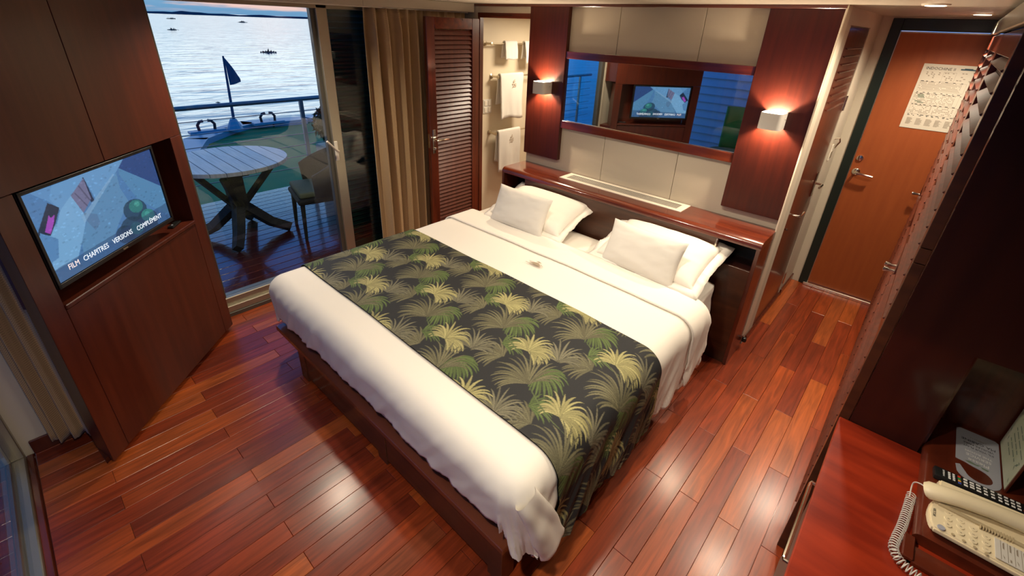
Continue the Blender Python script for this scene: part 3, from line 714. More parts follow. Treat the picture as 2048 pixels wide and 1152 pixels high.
def frond(px, py, a0, spread, n, L, kind, w=.0062, curl=1.6):
    col, ed = PAL[kind]
    order = list(range(n)); rng.shuffle(order)
    for k in order:
        f = k / (n - 1) * 2 - 1; a = a0 + f * spread; l = L * (1 - .30 * abs(f) ** 2) * rng.uniform(.88, 1.08)
        j = rng.uniform(.75, 1.25); blade(px + rng.uniform(-.004, .004), py, a, l, w * rng.uniform(.8, 1.15), curl * rng.uniform(.85, 1.15), tuple(c * j for c in col), ed)
cells = []
for i in range(-14, 16):
    for j in range(-14, 16):
        x = RU0 + .15 + i * .334 + j * .336; y = -1.66 + i * .212 - j * .202
        if RU0 - .3 < x < RU1 + .3 and RV0 - .3 < y < RV1 + .3: cells.append((y, x))
cells.sort()
for (y, x) in cells[::-1]:
    frond(x - .17, y + .06, PI * .78, 1.25, 22, .205, 'olv', .0062, 1.5)
    frond(x + .17, y + .055, PI * .62, 1.15, 17, .165, 'gry', .0060, 1.7)
    frond(x + .155, y - .05, -.15, 1.3, 17, .175, 'grn', .0068, 1.6)
    frond(x - .03, y - .09, PI * 1.0, 1.2, 14, .160, 'olv', .0064, 1.4)
    frond(x - .09, y - .03, PI * .30, 1.0, 11, .13, 'grn', .0056, 1.5)
    frond(x + .03, y + .015, PI * .45, 1.75, 23, .150, 'yel', .0072, 2.1)
    blade(x - .17, y + .06, -.5, .30, .0036, -.8, (.10, .135, .05), (.06, .08, .03))
gr_ = (np.random.rand(nu_, nv_, 1).astype(np.float32) - .5) * .22 + 1; img *= gr_
def runner_mesh():
    U = np.linspace(0, 1, nu_); Vv = np.linspace(0, 1, nv_)
    # coarse wrap evaluated on a grid, then interpolated
    cu, cv = 260, 90
    C = np.array([[wrap(RU0 + (RU1 - RU0) * i / (cu - 1), RV0 + (RV1 - RV0) * j / (cv - 1) - .035 * (i / (cu - 1) - .5), .011, 1.0) for j in range(cv)] for i in range(cu)], np.float64)
    fu = U * (cu - 1); iu = np.minimum(fu.astype(int), cu - 2); tu = (fu - iu)[:, None, None]
    A = C[iu] * (1 - tu) + C[iu + 1] * tu
    fv = Vv * (cv - 1); iv = np.minimum(fv.astype(int), cv - 2); tv = (fv - iv)[None, :, None]
    P = A[:, iv] * (1 - tv) + A[:, iv + 1] * tv
    n = nu_ * nv_; idx = np.arange(n).reshape(nu_, nv_)
    F = np.stack([idx[:-1, :-1], idx[1:, :-1], idx[1:, 1:], idx[:-1, 1:]], -1).reshape(-1, 4)
    me = bpy.data.meshes.new('bed_runner'); me.vertices.add(n); me.vertices.foreach_set('co', (P.reshape(-1, 3) - np.array((-1.08, -1.37, .6))).ravel())
    me.loops.add(F.size); me.loops.foreach_set('vertex_index', F.ravel().astype(np.int32)); me.polygons.add(len(F))
    me.polygons.foreach_set('loop_start', np.arange(0, F.size, 4, dtype=np.int32)); me.polygons.foreach_set('loop_total', np.full(len(F), 4, np.int32))
    me.update(calc_edges=True); me.polygons.foreach_set('use_smooth', np.ones(len(F), bool))
    at = me.color_attributes.new('print', 'FLOAT_COLOR', 'POINT'); at.data.foreach_set('color', np.concatenate([img.reshape(-1, 3), np.ones((n, 1), np.float32)], 1).ravel())
    me.materials.append(MAT['runner']); o = bpy.data.objects.new('bed_runner', me); COL.objects.link(o); o.location = (-1.08, -1.37, .6)
    setp(o, 'dark bed runner printed with green palm fronds across the foot', 'blanket')
    # a plain dark lining with a folded edge under it
    return o
br = runner_mesh()
b = sheet(RU0, RU1, RV0 + .001, RV1 - .001, 120, 40, .004, 1.0, -.035)
ln = obj('lining', b, 'black', br, smooth=True, angle=80); ln.data.transform(Matrix.Translation((1.08, 1.37, -.6)))

# emblem printed on the duvet
def emb(x, y): return wrap(x, y, .0125, 0)
EX, EY = -1.045, -.735
b = nb()
def flat_poly(pts):
    vs = [b.verts.new(emb(EX + px, EY + py) ) for px, py in pts]; f = b.faces.new(vs)
for q in ([(-.045, -.018), (.02, -.022), (.05, -.018), (.03, -.006), (.01, .012), (-.02, .004)], [(-.02, .02), (.0, .03), (.03, .018), (.01, .014)], [(.02, -.004), (.055, -.006), (.04, .002)],
          [(-.06, .0), (-.045, -.004), (-.02, .010), (-.04, .004)], [(-.065, -.030), (.055, -.032), (.055, -.027), (-.065, -.025)], [(.04, -.012), (.066, -.016), (.06, -.01)]): flat_poly(q)
obj('printed_emblem', b, 'grey_print', dv).data.transform(Matrix.Translation((1.08, 1.2, -.5)))

# ---- pillows
def pillow_bm(w, h, t, flange=0.0, seed=0, n=34, pinch=.05):
    b = nb()
    for sgn in (1, -1):
        vs = []
        for i in range(n + 1):
            row = []
            for j in range(n + 1):
                u, v = i / n * 2 - 1, j / n * 2 - 1
                x = w / 2 * u * (1 - pinch * (1 - u * u) * 0 - pinch * (1 - abs(v) ** 2) * 0 ) ; y = h / 2 * v
                x *= 1 - pinch * (1 - v * v) * abs(u) ** 3; y *= 1 - pinch * (1 - u * u) * abs(v) ** 3
                z = t / 2 * ((1 - abs(u) ** 3.2) ** .55) * ((1 - abs(v) ** 3.2) ** .55)
                z += .008 * fbm(u * 1.2 + seed, v * 1.5, seed, 2) * (1 - u ** 4) * (1 - v ** 4) + .0035 * fbm(u * 4 + seed, v * 4, seed + 3) * (1 - u ** 6) * (1 - v ** 6) * (abs(u) + abs(v))
                edge = max(abs(u), abs(v))
                row.append(b.verts.new((x, y, max(0, z) * sgn + (.0))))
            vs.append(row)
        for i in range(n):
            for j in range(n):
                f = (vs[i][j], vs[i + 1][j], vs[i + 1][j + 1], vs[i][j + 1]); b.faces.new(f if sgn > 0 else f[::-1])
    bmesh.ops.remove_doubles(b, verts=b.verts[:], dist=.0004)
    return b
def flange_bm(w, h, f, seed, n=60, pinch=.05):
    b = nb(); per = []
    for k in range(4 * n):
        s, q = divmod(k, n); c = q / n * 2 - 1
        u, v = ((c, -1), (1, c), (-c, 1), (-1, -c))[s]
        X = w / 2 * u * (1 - pinch * (1 - v * v) * abs(u) ** 3); Y = h / 2 * v * (1 - pinch * (1 - u * u) * abs(v) ** 3); per.append((X, Y, u, v))
    r1 = []; r2 = []
    for X, Y, u, v in per:
        wv = .012 * fbm(u * 3 + seed, v * 3, seed)
        r1.append(b.verts.new((X * .985, Y * .985, 0))); sx = 1 if abs(u) > .999 else abs(u) ** 8; sy = 1 if abs(v) > .999 else abs(v) ** 8
        r2.append(b.verts.new((X + math.copysign(f * sx, u), Y + math.copysign(f * sy, v), wv * 1.6 - .012)))
    m = len(per)
    for i in range(m): b.faces.new((r1[i], r1[(i + 1) % m], r2[(i + 1) % m], r2[i]))
    return b
def pillow(name, label, loc, rot, w, h, t, m, seed, flange=0, group=None):
    o = obj(name, pillow_bm(w, h, t, seed=seed), m, smooth=True, angle=80, label=label, cat='pillow' if 'pillow' in name else 'cushion', group=group)
    o.location = loc; o.rotation_euler = [math.radians(a) for a in rot]
    if flange:
        f = obj('flange', flange_bm(w, h, flange, seed), m, smooth=True, angle=80); f.parent = o
        f.modifiers.new('s', 'SOLIDIFY').thickness = .006
    return o
pillow('pillow', 'large white pillow under the left cushion against the headboard', (-1.50, -.165, .70), (18, 0, 1), .66, .42, .17, 'cotton', 1.3, .045, 'large pillows against the headboard')
pillow('pillow', 'large white pillow under the right cushion nearest the niche', (-.53, -.165, .70), (18, 0, -1), .66, .42, .17, 'cotton', 5.1, .045, 'large pillows against the headboard')
pillow('cushion', 'small grey-white oblong cushion leaning on the left pillow', (-1.525, -.355, .735), (66, 0, 0), .50, .285, .10, 'cotton2', 9.7, 0, 'small cushions')
pillow('cushion', 'small grey-white oblong cushion leaning on the right pillow', (-.56, -.325, .735), (66, 0, -3), .50, .285, .10, 'cotton2', 14.2, 0, 'small cushions')

# ================================================================== TV CABINET (diagonal)
A = (-1.834, -2.855, 0)
cab = thing('tv_cabinet', 'tall diagonal mahogany cabinet with a television niche between the windows', 'cabinet', A, math.atan2(.71118222, -.70300771))
def cw(x, y): return (A[0] - .70300771 * x - .71118222 * y, A[1] + .71118222 * x - .70300771 * y)
Bp = cw(1.10, 0)
def carcass(z0, z1, inset=.02, name='carcass'):
    p = [cw(.012, inset), cw(1.088, inset), (-2.785, Bp[1] - .035), (-2.785, A[1] - .005), (-2.20, A[1] - .04), (A[0] - .16, A[1] - .04)]
    obj(name, prism(p, z0, z1), 'cabinet', cab)
carcass(1.35, CE); carcass(.03, .80); carcass(.0, .03, .05, 'plinth')
obj('upper_panel', box(.0, .543, .0, .02, 1.33, CE, .0015), 'cabinet', cab, local=True); obj('upper_panel', box(.546, 1.10, .0, .02, 1.33, CE, .0015), 'cabinet', cab, local=True)
obj('stile', prism([(A[0], A[1]), cw(.098, 0), cw(.098, .145), (A[0] - .16, A[1] - .04)], .03, 1.328, bev=.0015), 'cabinet', cab); obj('stile', box(1.012, 1.10, .0, .17, .03, 1.328, .0015), 'cabinet', cab, local=True)
obj('niche_back', box(.098, 1.012, .15, .17, .82, 1.35), 'cabinet', cab, local=True)
obj('niche_top', box(.098, 1.012, .02, .17, 1.33, 1.35), 'cabinet', cab, local=True)
obj('ledge', box(.098, 1.012, -.008, .15, .822, .843, .003), 'cabinet', cab, local=True)
obj('door', box(.101, 1.009, .0, .02, .034, .817, .0015), 'cabinet', cab, local=True)
tv = thing('television', 'flat black television showing a blue film menu in the cabinet niche', 'television', (*cw(.482, .0), 1.118), math.atan2(.71118222, -.70300771))
tw, th_ = .745, .415
# local x = along the cabinet to the left-glass side; screen faces -y local
obj('casing', box(-tw / 2, tw / 2, .004, .040, -th_ / 2, th_ / 2, .004), 'black', tv, local=True)
for (a0, a1, c0, c1) in ((-tw / 2, tw / 2, th_ / 2 - .013, th_ / 2), (-tw / 2, tw / 2, -th_ / 2, -th_ / 2 + .02), (-tw / 2, -tw / 2 + .013, -th_ / 2, th_ / 2), (tw / 2 - .013, tw / 2, -th_ / 2, th_ / 2)):
    obj('bezel', box(a0, a1, -.003, .006, c0, c1, .001), 'black', tv, local=True)
obj('wall_mount', box(-.12, .12, .04, .15, -.08, .08, .004), 'black', tv, local=True)
obj('logo_plate', box(-.015, .015, -.0045, -.003, -th_ / 2 + .005, -th_ / 2 + .012), 'alu', tv, local=True)
SW, SH = tw - .03, th_ - .036
# screen picture: homography from measured picture corners to screen coordinates
def homog(src, dst):
    Am = []
    for (x, y), (u, v) in zip(src, dst): Am.append([x, y, 1, 0, 0, 0, -u * x, -u * y, -u]); Am.append([0, 0, 0, x, y, 1, -v * x, -v * y, -v])
    h = np.linalg.svd(np.array(Am, float))[2][-1].reshape(3, 3); return h
Hm = homog([(95, 365), (930, 75), (1060, 535), (365, 965)], [(0, 0), (1, 0), (1, 1), (0, 1)])
def toS(x, y): q = Hm @ np.array([x, y, 1.]); return q[0] / q[2], q[1] / q[2]
nx_, ny_ = 300, 168
S = np.empty((ny_, nx_, 3), np.float32); S[:] = (.075, .215, .46)
YY, XX = np.mgrid[0:ny_, 0:nx_]; PXs = (XX + .5) / nx_; PYs = (YY + .5) / ny_
def pfill(pts, col, al=1.0):
    q = [toS(*p) for p in pts]; m = np.zeros((ny_, nx_), bool); n = len(q)
    for i in range(n):
        (x1, y1), (x2, y2) = q[i], q[(i + 1) % n]
        c = ((y1 > PYs) != (y2 > PYs)); xi = (x2 - x1) * (PYs - y1) / ((y2 - y1) if abs(y2 - y1) > 1e-9 else 1e-9) + x1
        m ^= c & (PXs < xi)
    S[m] = S[m] * (1 - al) + np.array(col, np.float32) * al
def cir(x, y, r, col, al=1.0): pfill([(x + r * math.cos(a), y + r * math.sin(a)) for a in np.linspace(0, 2 * PI, 16)[:-1]], col, al)
pfill([(60, 365), (290, 300), (430, 400), (350, 450), (270, 400), (160, 350)], (.12, .30, .58))
pfill([(300, 300), (770, 120), (720, 220), (590, 400), (510, 250), (430, 370), (360, 470), (290, 390)], (.14, .34, .62))
pfill([(770, 120), (930, 70), (1010, 330), (735, 195)], (.025, .075, .24))
pfill([(735, 195), (1010, 330), (1060, 520), (960, 470), (850, 400), (740, 240)], (.09, .26, .48))
pfill([(580, 420), (720, 225), (745, 330), (800, 420), (740, 560), (700, 680), (520, 790), (500, 680), (540, 520)], (.11, .28, .50))
pfill([(360, 470), (430, 370), (520, 500), (530, 540), (500, 700), (480, 790), (330, 880), (300, 800), (230, 660), (340, 560)], (.19, .42, .70))
pfill([(275, 415), (355, 452), (330, 560), (300, 640), (225, 640), (215, 620)], (.012, .03, .07))
pfill([(285, 500), (300, 520), (325, 495), (318, 560), (300, 630), (262, 615)], (.36, .07, .50))
pfill([(230, 620), (350, 665), (355, 790), (300, 830), (225, 670)], (.10, .26, .52))
pfill([(510, 250), (582, 410), (560, 420), (500, 250)], (.02, .04, .09))
pfill([(508, 255), (560, 395), (512, 490), (428, 372)], (.17, .18, .32)); pfill([(455, 350), (540, 440), (536, 448), (450, 356)], (.10, .11, .2)); pfill([(480, 300), (555, 400), (551, 410), (474, 308)], (.10, .11, .2))
pfill([(512, 490), (600, 500), (620, 560), (590, 610), (530, 540)], (.10, .22, .40))
for (x, y, r) in ((840, 480, 75), (920, 540, 65), (830, 600, 80), (780, 640, 60), (930, 600, 60)): cir(x, y, r, (.012, .055, .10), .85)
for (x, y, r, c) in ((845, 455, 44, (.03, .20, .21)), (920, 515, 42, (.035, .24, .24)), (850, 600, 42, (.02, .15, .17)), (850, 440, 18, (.06, .32, .30)), (915, 505, 16, (.06, .34, .32))): cir(x, y, r, c)
pfill([(320, 880), (1045, 430), (1080, 560), (360, 1000)], (.02, .06, .16), .55)
pfill([(500, 520), (700, 230), (706, 240), (520, 560)], (.25, .45, .68), .6)
for k in range(500):
    x, y = rng.randrange(2, nx_ - 2), rng.randrange(2, ny_ - 2); f = rng.uniform(.75, 1.25); S[y - 1:y + 2, x - 2:x + 3] *= f
verts = []; b = nb()
SX = lambda u: -(u - .5) * SW * -1
me = bpy.data.meshes.new('screen'); n = nx_ * ny_
# viewed from the room the local +x axis runs to the right
P = np.stack([(PXs - .5) * SW, np.full_like(PXs, .0025), (.5 - PYs) * SH + .003], -1).reshape(-1, 3)
idx = np.arange(n).reshape(ny_, nx_); F = np.stack([idx[:-1, :-1], idx[1:, :-1], idx[1:, 1:], idx[:-1, 1:]], -1).reshape(-1, 4)
me.vertices.add(n); me.vertices.foreach_set('co', P.ravel()); me.loops.add(F.size); me.loops.foreach_set('vertex_index', F.ravel().astype(np.int32)); me.polygons.add(len(F))
me.polygons.foreach_set('loop_start', np.arange(0, F.size, 4, dtype=np.int32)); me.polygons.foreach_set('loop_total', np.full(len(F), 4, np.int32)); me.update(calc_edges=True)
at = me.color_attributes.new('print', 'FLOAT_COLOR', 'POINT'); at.data.foreach_set('color', np.concatenate([S.reshape(-1, 3), np.ones((n, 1), np.float32)], 1).ravel())
me.materials.append(MAT['screen']); so = bpy.data.objects.new('screen', me); COL.objects.link(so); so.parent = tv; so['label'] = 'lit blue screen with a film menu'
MAT['lit_text'] = mat('lit_lettering', (.1, .1, .1), emit=(.85, .92, 1.0), es=1.0); MAT['lit_text2'] = mat('lit_lettering_selected', (.1, .1, .1), emit=(.95, .78, .75), es=1.0)
for s, (px_, py_), m_ in (('FILM', (452, 838), 'lit_text2'), ('CHAPITRES', (595, 755), 'lit_text'), ('VERSIONS', (762, 655), 'lit_text'), ('COMPLÉMENT', (928, 562), 'lit_text')):
    u, v = toS(px_, py_); t = text_bm(s, .034, .0004)
    t.transform(Matrix(((1.0, 0, 0, (u - .5) * SW), (0, 0, -1, .0015), (0, 1, 0, (.5 - v) * SH + .003), (0, 0, 0, 1))))
    bmesh.ops.scale(t, vec=(.84, 1, 1), space=Matrix.Translation((-(u - .5) * SW, 0, 0)), verts=t.verts)
    c = obj('menu_lettering', t, m_, tv, local=True); 
rm0 = thing('small_remote', 'small dark remote lying on the cabinet ledge right of the television', 'remote control', (*cw(.93, .06), .843), math.atan2(.71118222, -.70300771) + .15)
obj('body', box(-.05, .05, -.016, .016, 0, .012, .003), 'black', rm0, local=True); obj('button', box(-.03, -.02, -.005, .005, .012, .014, .001), 'grey_card', rm0, local=True)

# ================================================================== CURTAINS
def curtain(name, label, p0, p1, z0, z1, folds, amp, seed, gather=None, m='curtain', t0=None):
    def f(u, v):
        x = p0[0] + (p1[0] - p0[0]) * u; y = p0[1] + (p1[1] - p0[1]) * u
        if t0: q0, q1 = t0; xt = q0[0] + (q1[0] - q0[0]) * u; yt = q0[1] + (q1[1] - q0[1]) * u; k = v ** 1.3; x = x * (1 - k) + xt * k; y = y * (1 - k) + yt * k
        dx, dy = p1[0] - p0[0], p1[1] - p0[1]; L = math.hypot(dx, dy); nx, ny = -dy / L, dx / L
        ph = u * folds * 2 * PI + .8 * mnoise.noise(Vector((u * 4, v * 1.2, seed)))
        a = amp * (.75 + .5 * mnoise.noise(Vector((u * 7, v * .8, seed + 3)))) * (1 if v < .93 else 1 - (v - .93) * 6)
        w = math.sin(ph) * a + .25 * a * math.sin(2.3 * ph + 1 + v)
        return Vector((x + nx * w, y + ny * w, z0 + (z1 - z0) * v))
    o = obj(name, grid(f, int(folds * 16) + 1, 50), m, smooth=True, angle=180, origin=(p0[0], p0[1], z0), label=label, cat='curtain')
    o.modifiers.new('s', 'SOLIDIFY').thickness = .003
    return o
c1 = curtain('curtain', 'gold-brown pleated curtain gathered between the glass door and louvred door', (-2.72, -.765), (-2.70, -.34), .01, 2.026, 4.6, .066, 1.0)
hd = curtain('curtain', 'gold-brown curtain end bunched behind the louvred door', (-2.72, -.33), (-2.72, .20), .01, 2.026, 6.5, .03, 6.0)
c2 = curtain('curtain', 'gold-brown curtain hanging beside the television cabinet in the left corner', (-2.155, -3.035), (-2.10, -2.885), .045, 2.05, 3.0, .026, 4.0, t0=((-2.16, -3.06), (-2.12, -2.885)))
tr_ = obj('curtain_track', box(-2.735, -2.70, -2.0, .22, 2.026, 2.034, .002), 'white_metal', label='white curtain track under the valance above the glass door', cat='rail')

# ================================================================== LOUVRED DOOR
ld = thing('louvred_door', 'open mahogany louvred bathroom door with a chrome lever', 'door', (-2.6, .255, 0))
obj('stile', box(-2.618, -2.582, -.325, -.243, .015, 1.988, .003), 'mahogany', ld); obj('stile', box(-2.618, -2.582, .158, .24, .015, 1.988, .003), 'mahogany', ld)
obj('rail', box(-2.617, -2.583, -.243, .158, 1.903, 1.986, .002), 'mahogany_h', ld); obj('rail', box(-2.617, -2.583, -.243, .158, .017, .20, .002), 'mahogany_h', ld)
sl = bpy.data.meshes.new('slat'); b = box(-.0215, .0215, -.2005, .2005, -.003, .003, .0015); b.to_mesh(sl); b.free(); sl.materials.append(MAT['louvre'])
for i in range(49):
    o = bpy.data.objects.new('slat', sl); COL.objects.link(o); o.parent = ld; o.location = (.0, -.2975, .222 + i * .0345); o.rotation_euler = (0, math.radians(60), 0)
o = obj('handle_plate', box(-2.582, -2.576, -.300, -.270, .93, 1.135, .003), 'chrome', ld)
obj('lever_handle', tube([(-2.578, -.285, 1.05), (-2.535, -.285, 1.05), (-2.53, -.275, 1.05), (-2.53, -.165, 1.05)], [.009, .009, .009, .008]), 'chrome', ld, smooth=True)
kb = lathe([(0, 0), (.011, 0), (.011, .018), (.007, .022), (0, .022)], 12); kb.transform(frame_mat((-2.576, -.285, .975), (0, 1, 0), (0, 0, 1))); obj('thumb_turn', kb, 'chrome', ld)
obj('latch_plate', box(-2.611, -2.589, -.3265, -.3245, .98, 1.10, .0005), 'chrome', ld)

# ================================================================== BATHROOM TOWELS
def bar(z, y0, y1, label, xo=-2.665):
    t = thing('towel_bar', label, 'towel bar', (-2.75, (y0 + y1) / 2, z), group='chrome towel bars in the bathroom')
    obj('bar', tube([(xo, y0, z), (xo, y1, z)], .007), 'brass_nickel', t, smooth=True)
    for y in (y0, y1):
        r = lathe([(0, 0), (.024, 0), (.024, .006), (.010, .012), (.010, .075), (.015, .082), (.015, .095), (0, .097)], 16); r.transform(frame_mat((-2.75, y, z), (0, 1, 0), (0, 0, 1)))
        obj('bracket', r, 'brass_nickel', t, smooth=True)
bar(1.79, .47, 1.10, 'uppermost chrome towel bar in the bathroom'); bar(1.505, .56, 1.16, 'middle chrome towel bar in the bathroom'); bar(.975, .545, 1.16, 'lowest chrome towel bar in the bathroom')
def towel(y0, y1, z, drop_f, drop_b, label, seed, emblem=False, xo=-2.665):
    path = [(-.030 - .004, -drop_b), (-.024, -drop_b * .5), (-.018, -.02)] + [(-.017 * math.cos(a), .017 * math.sin(a)) for a in [PI * k / 6 for k in range(1, 6)]] + [(.018, -.02), (.026, -drop_f * .5), (.030, -drop_f)]
    m = len(path)
    def f(u, v):
        q = v * (m - 1); i = min(int(q), m - 2); t = q - i; x = path[i][0] * (1 - t) + path[i + 1][0] * t; zz = path[i][1] * (1 - t) + path[i + 1][1] * t
        y = y0 + (y1 - y0) * u + .012 * mnoise.noise(Vector((zz * 4, seed, u))) ; k = max(0, -zz) * .08
        return Vector((xo + x + k * mnoise.noise(Vector((u * 4, zz * 2, seed))) * math.copysign(1, x), y, z + zz - .02 * (0 if zz > -.1 else mnoise.noise(Vector((u * 2.2, 1, seed))))))
    o = obj('towel', grid(f, 26, 60), 'terry', smooth=True, angle=180, origin=(xo, (y0 + y1) / 2, z), label=label, cat='towel')
    md = o.modifiers.new('s', 'SOLIDIFY'); md.thickness = .012; md.offset = 0
    if emblem:
        b = nb(); yc, zc = (y0 + y1) / 2 + .02, z - .075
        for (dy, dz, sy, sz) in ((0, .02, .014, .012), (-.016, -.002, .012, .010), (.014, -.004, .016, .009), (.0, -.024, .022, .006), (-.02, -.034, .01, .004), (.022, -.02, .007, .012), (.004, .036, .006, .006)):
            v = [b.verts.new((xo + .030 + .004, yc + dy + c * sy, zc + dz + s * sz)) for c, s in ((-1, 0), (-.5, -1), (.6, -.8), (1, .1), (.3, 1), (-.6, .8))]; b.faces.new(v)
        e = obj('embroidered_emblem', b, 'emblem_thread', o); e.data.transform(Matrix.Translation((-xo, -(y0 + y1) / 2, -z)))
towel(.635, .80, 1.795, .14, .13, 'small white face cloth on the uppermost bathroom bar', 1.1)
towel(.92, 1.06, 1.795, .18, .14, 'white face cloth on the right end of the uppermost bar', 8.1)
towel(.585, .905, 1.512, .40, .26, 'white hand towel with embroidered emblem on the middle bathroom bar', 2.3, True)
towel(.575, .90, .982, .40, .30, 'white bath towel with embroidered emblem on the lowest bathroom bar', 3.7, True)
sp = thing('switch_plate', 'white double switch plate on the bathroom wall', 'switch', (-2.75, .51, 1.23))
obj('plate', box(-2.75, -2.742, .452, .568, 1.165, 1.297, .003), 'white', sp)
for y in (.485, .535):
    for z in (1.20, 1.262): obj('rocker', box(-2.743, -2.736, y - .018, y + .018, z - .024, z + .024, .002), 'white_metal', sp)

# key holder on corridor wall
kh = thing('key_card_holder', 'small chrome and white key card holder on the corridor wall', 'switch', (0, 1.36, 1.22))
obj('plate', box(0, .008, 1.325, 1.385, 1.13, 1.25, .003), 'white_metal', kh)
obj('hook', tube([(.0, 1.35, 1.29), (.03, 1.35, 1.30), (.035, 1.37, 1.27), (.012, 1.38, 1.22)], .006), 'chrome', kh, smooth=True)
obj('card_slot', box(.008, .014, 1.335, 1.375, 1.15, 1.20, .002), 'chrome', kh)

# ================================================================== POSTER ON THE ENTRANCE DOOR
po = thing('door_poster', 'white ship deck plan sheet taped to the orange entrance door', 'poster', (.465, YE - .008, 1.6))
PX0, PX1, PZ0, PZ1 = .318, .612, 1.396, 1.818
YP = YE - .0095
obj('sheet', box(PX0, PX1, YP, YP + .002, PZ0, PZ1), 'paper', po)
def flat_rects(name, rects, m, par, plane):   # plane: function (u,v,w)->world ; rects (u0,u1,v0,v1)
    b = nb()
    for (u0, u1, v0, v1) in rects: b.faces.new([b.verts.new(plane(u, v)) for u, v in ((u0, v0), (u1, v0), (u1, v1), (u0, v1))])
    return obj(name, b, m, par, kind='stuff')
pp = lambda u, v: (PX0 + u * (PX1 - PX0), YP - .0006, PZ1 - v * (PZ1 - PZ0))
def text_on(s, size, o, xd, yd, m, par, name='lettering', sx=1.0, align='CENTER'):
    t = text_bm(s, size, .0003, align, sx); t.transform(frame_mat(o, xd, yd)); return obj(name, t, m, par)
text_on('INDOCHINE II', .024, (PX0 + .018, YP - .001, PZ1 - .028), (1, 0, 0), (0, 0, 1), 'ink', po, align='LEFT')
R = random.Random(3); soft = []; dark = []; green = []; blue = [(.66, .93, .050, .068), (.72, .86, .040, .052)]
for (u0, u1, v0, v1, nrow, ncol_, dens) in ((.10, .36, .12, .22, 4, 6, .5), (.42, .60, .12, .24, 5, 4, .5), (.66, .92, .11, .24, 5, 5, .5), (.06, .80, .27, .40, 7, 30, .85), (.05, .78, .45, .60, 8, 28, .6), (.06, .84, .63, .76, 6, 26, .45)):
    for i in range(nrow):
        for j in range(ncol_):
            if R.random() < dens:
                a = u0 + (u1 - u0) * j / ncol_; c = v0 + (v1 - v0) * i / nrow; soft.append((a, a + (u1 - u0) / ncol_ * .7, c, c + (v1 - v0) / nrow * .45))
for v in (.255, .425, .445, .615, .775, .79):
    u = .06
    while u < .85:
        w = R.uniform(.02, .06); dark.append((u, u + w, v, v + .008)); u += w + R.uniform(.03, .10)
for k in range(5):
    u0 = .08 + k * .175
    for i in range(9): soft.append((u0, u0 + R.uniform(.07, .12), .835 + i * .012, .841 + i * .012))
for (a, c) in ((.10, .46), (.12, .50), (.09, .56), (.14, .58), (.11, .48)): green.append((a, a + .12, c, c + .012))
for (u0, u1, v0, v1) in ((.05, .86, .262, .405), (.04, .84, .44, .605), (.05, .88, .625, .765), (.40, .62, .11, .245)):
    soft += [(u0, u1, v0, v0 + .003), (u0, u1, v1, v1 + .003), (u0, u0 + .003, v0, v1), (u1, u1 + .003, v0, v1)]
flat_rects('printed_plan', soft, 'ink_soft', po, pp); flat_rects('printed_caption', dark, 'ink', po, pp); flat_rects('printed_plan', green, 'ink_green', po, pp); flat_rects('printed_ship', blue, 'ink_blue', po, pp)

# ================================================================== WARDROBE AND DESK
wd = thing('wardrobe', 'tall glossy dark wardrobe with louvred doors along the corridor', 'wardrobe', (.9, .3, 0))
YS = -1.03
obj('side_panel', box(.614, .80, YS, YS + .02, 0, 2.03), 'dark_gloss', wd)
obj('side_panel', box(.80, 1.195, YS, YS + .02, 1.14, 2.03), 'dark_gloss', wd); obj('side_panel', box(.80, 1.195, YS, YS + .02, 0, .745), 'dark_gloss', wd)
obj('niche_lining', box(.80, 1.195, -.83, -.81, .74, 1.16), 'mahogany', wd); obj('niche_lining', box(.80, .81, YS + .02, -.81, .74, 1.16), 'mahogany', wd); obj('niche_lining', box(.80, 1.195, YS + .02, -.81, 1.14, 1.16), 'dark_gloss', wd)
obj('top_panel', box(.60, 1.195, YS, 1.60, 2.03, 2.05, .002), 'dark_gloss', wd)
obj('cornice', box(.575, .60, YS, 1.60, 2.0, 2.07, .003), 'alu', wd)
obj('back_carcass', box(.66, 1.195, -.60, 1.60, 0, 2.03), 'mahogany', wd)
obj('front_stile', box(.582, .611, YS, YS + .03, 0, 1.363, .001), 'walnut', wd); obj('front_stile', box(.582, .611, YS, YS + .03, 1.366, 1.412, .001), 'walnut', wd); obj('front_stile', box(.582, .611, YS, YS + .03, 1.415, 2.03, .001), 'walnut', wd)
obj('plinth', box(.60, .66, YS + .03, 1.60, 0, .08), 'mahogany', wd)
def wdoor(y0, y1, knob):
    d = obj('door', box(.583, .605, y0 + .002, y0 + .065, .085, 1.99, .002), 'mahogany', wd)
    def sub(nm, b, m='mahogany', **k): o = obj(nm, b, m, d, **k); return o
    sub('stile', box(.583, .605, y1 - .065, y1 - .002, .085, 1.99, .002)); sub('rail', box(.583, .605, y0 + .065, y1 - .065, 1.92, 1.99, .002)); sub('rail', box(.583, .605, y0 + .065, y1 - .065, .085, .17, .002)); sub('rail', box(.583, .605, y0 + .065, y1 - .065, 1.05, 1.11, .002))
    z = .18
    while z < 1.90:
        if not (1.00 < z < 1.11):
            b = box(-.019, .017, y0 + .065, y1 - .065, -.003, .003, .001); bmesh.ops.rotate(b, cent=(0, 0, 0), matrix=Matrix.Rotation(math.radians(-40), 3, 'Y'), verts=b.verts); bmesh.ops.translate(b, vec=(.594, 0, z + .015), verts=b.verts)
            sub('slat', b, 'louvre')
        z += .055
    yk = y1 - .033 if knob > 0 else y0 + .033
    kb = lathe([(0, 0), (.008, 0), (.008, .02), (.012, .028), (.012, .042), (0, .044)], 12); kb.transform(frame_mat((.583, yk, .965), (0, -1, 0), (0, 0, 1))); sub('knob', kb, 'chrome', smooth=True)
wdoor(-1.0, -.035, 1); wdoor(-.03, .80, -1); wdoor(.805, 1.60, 1)

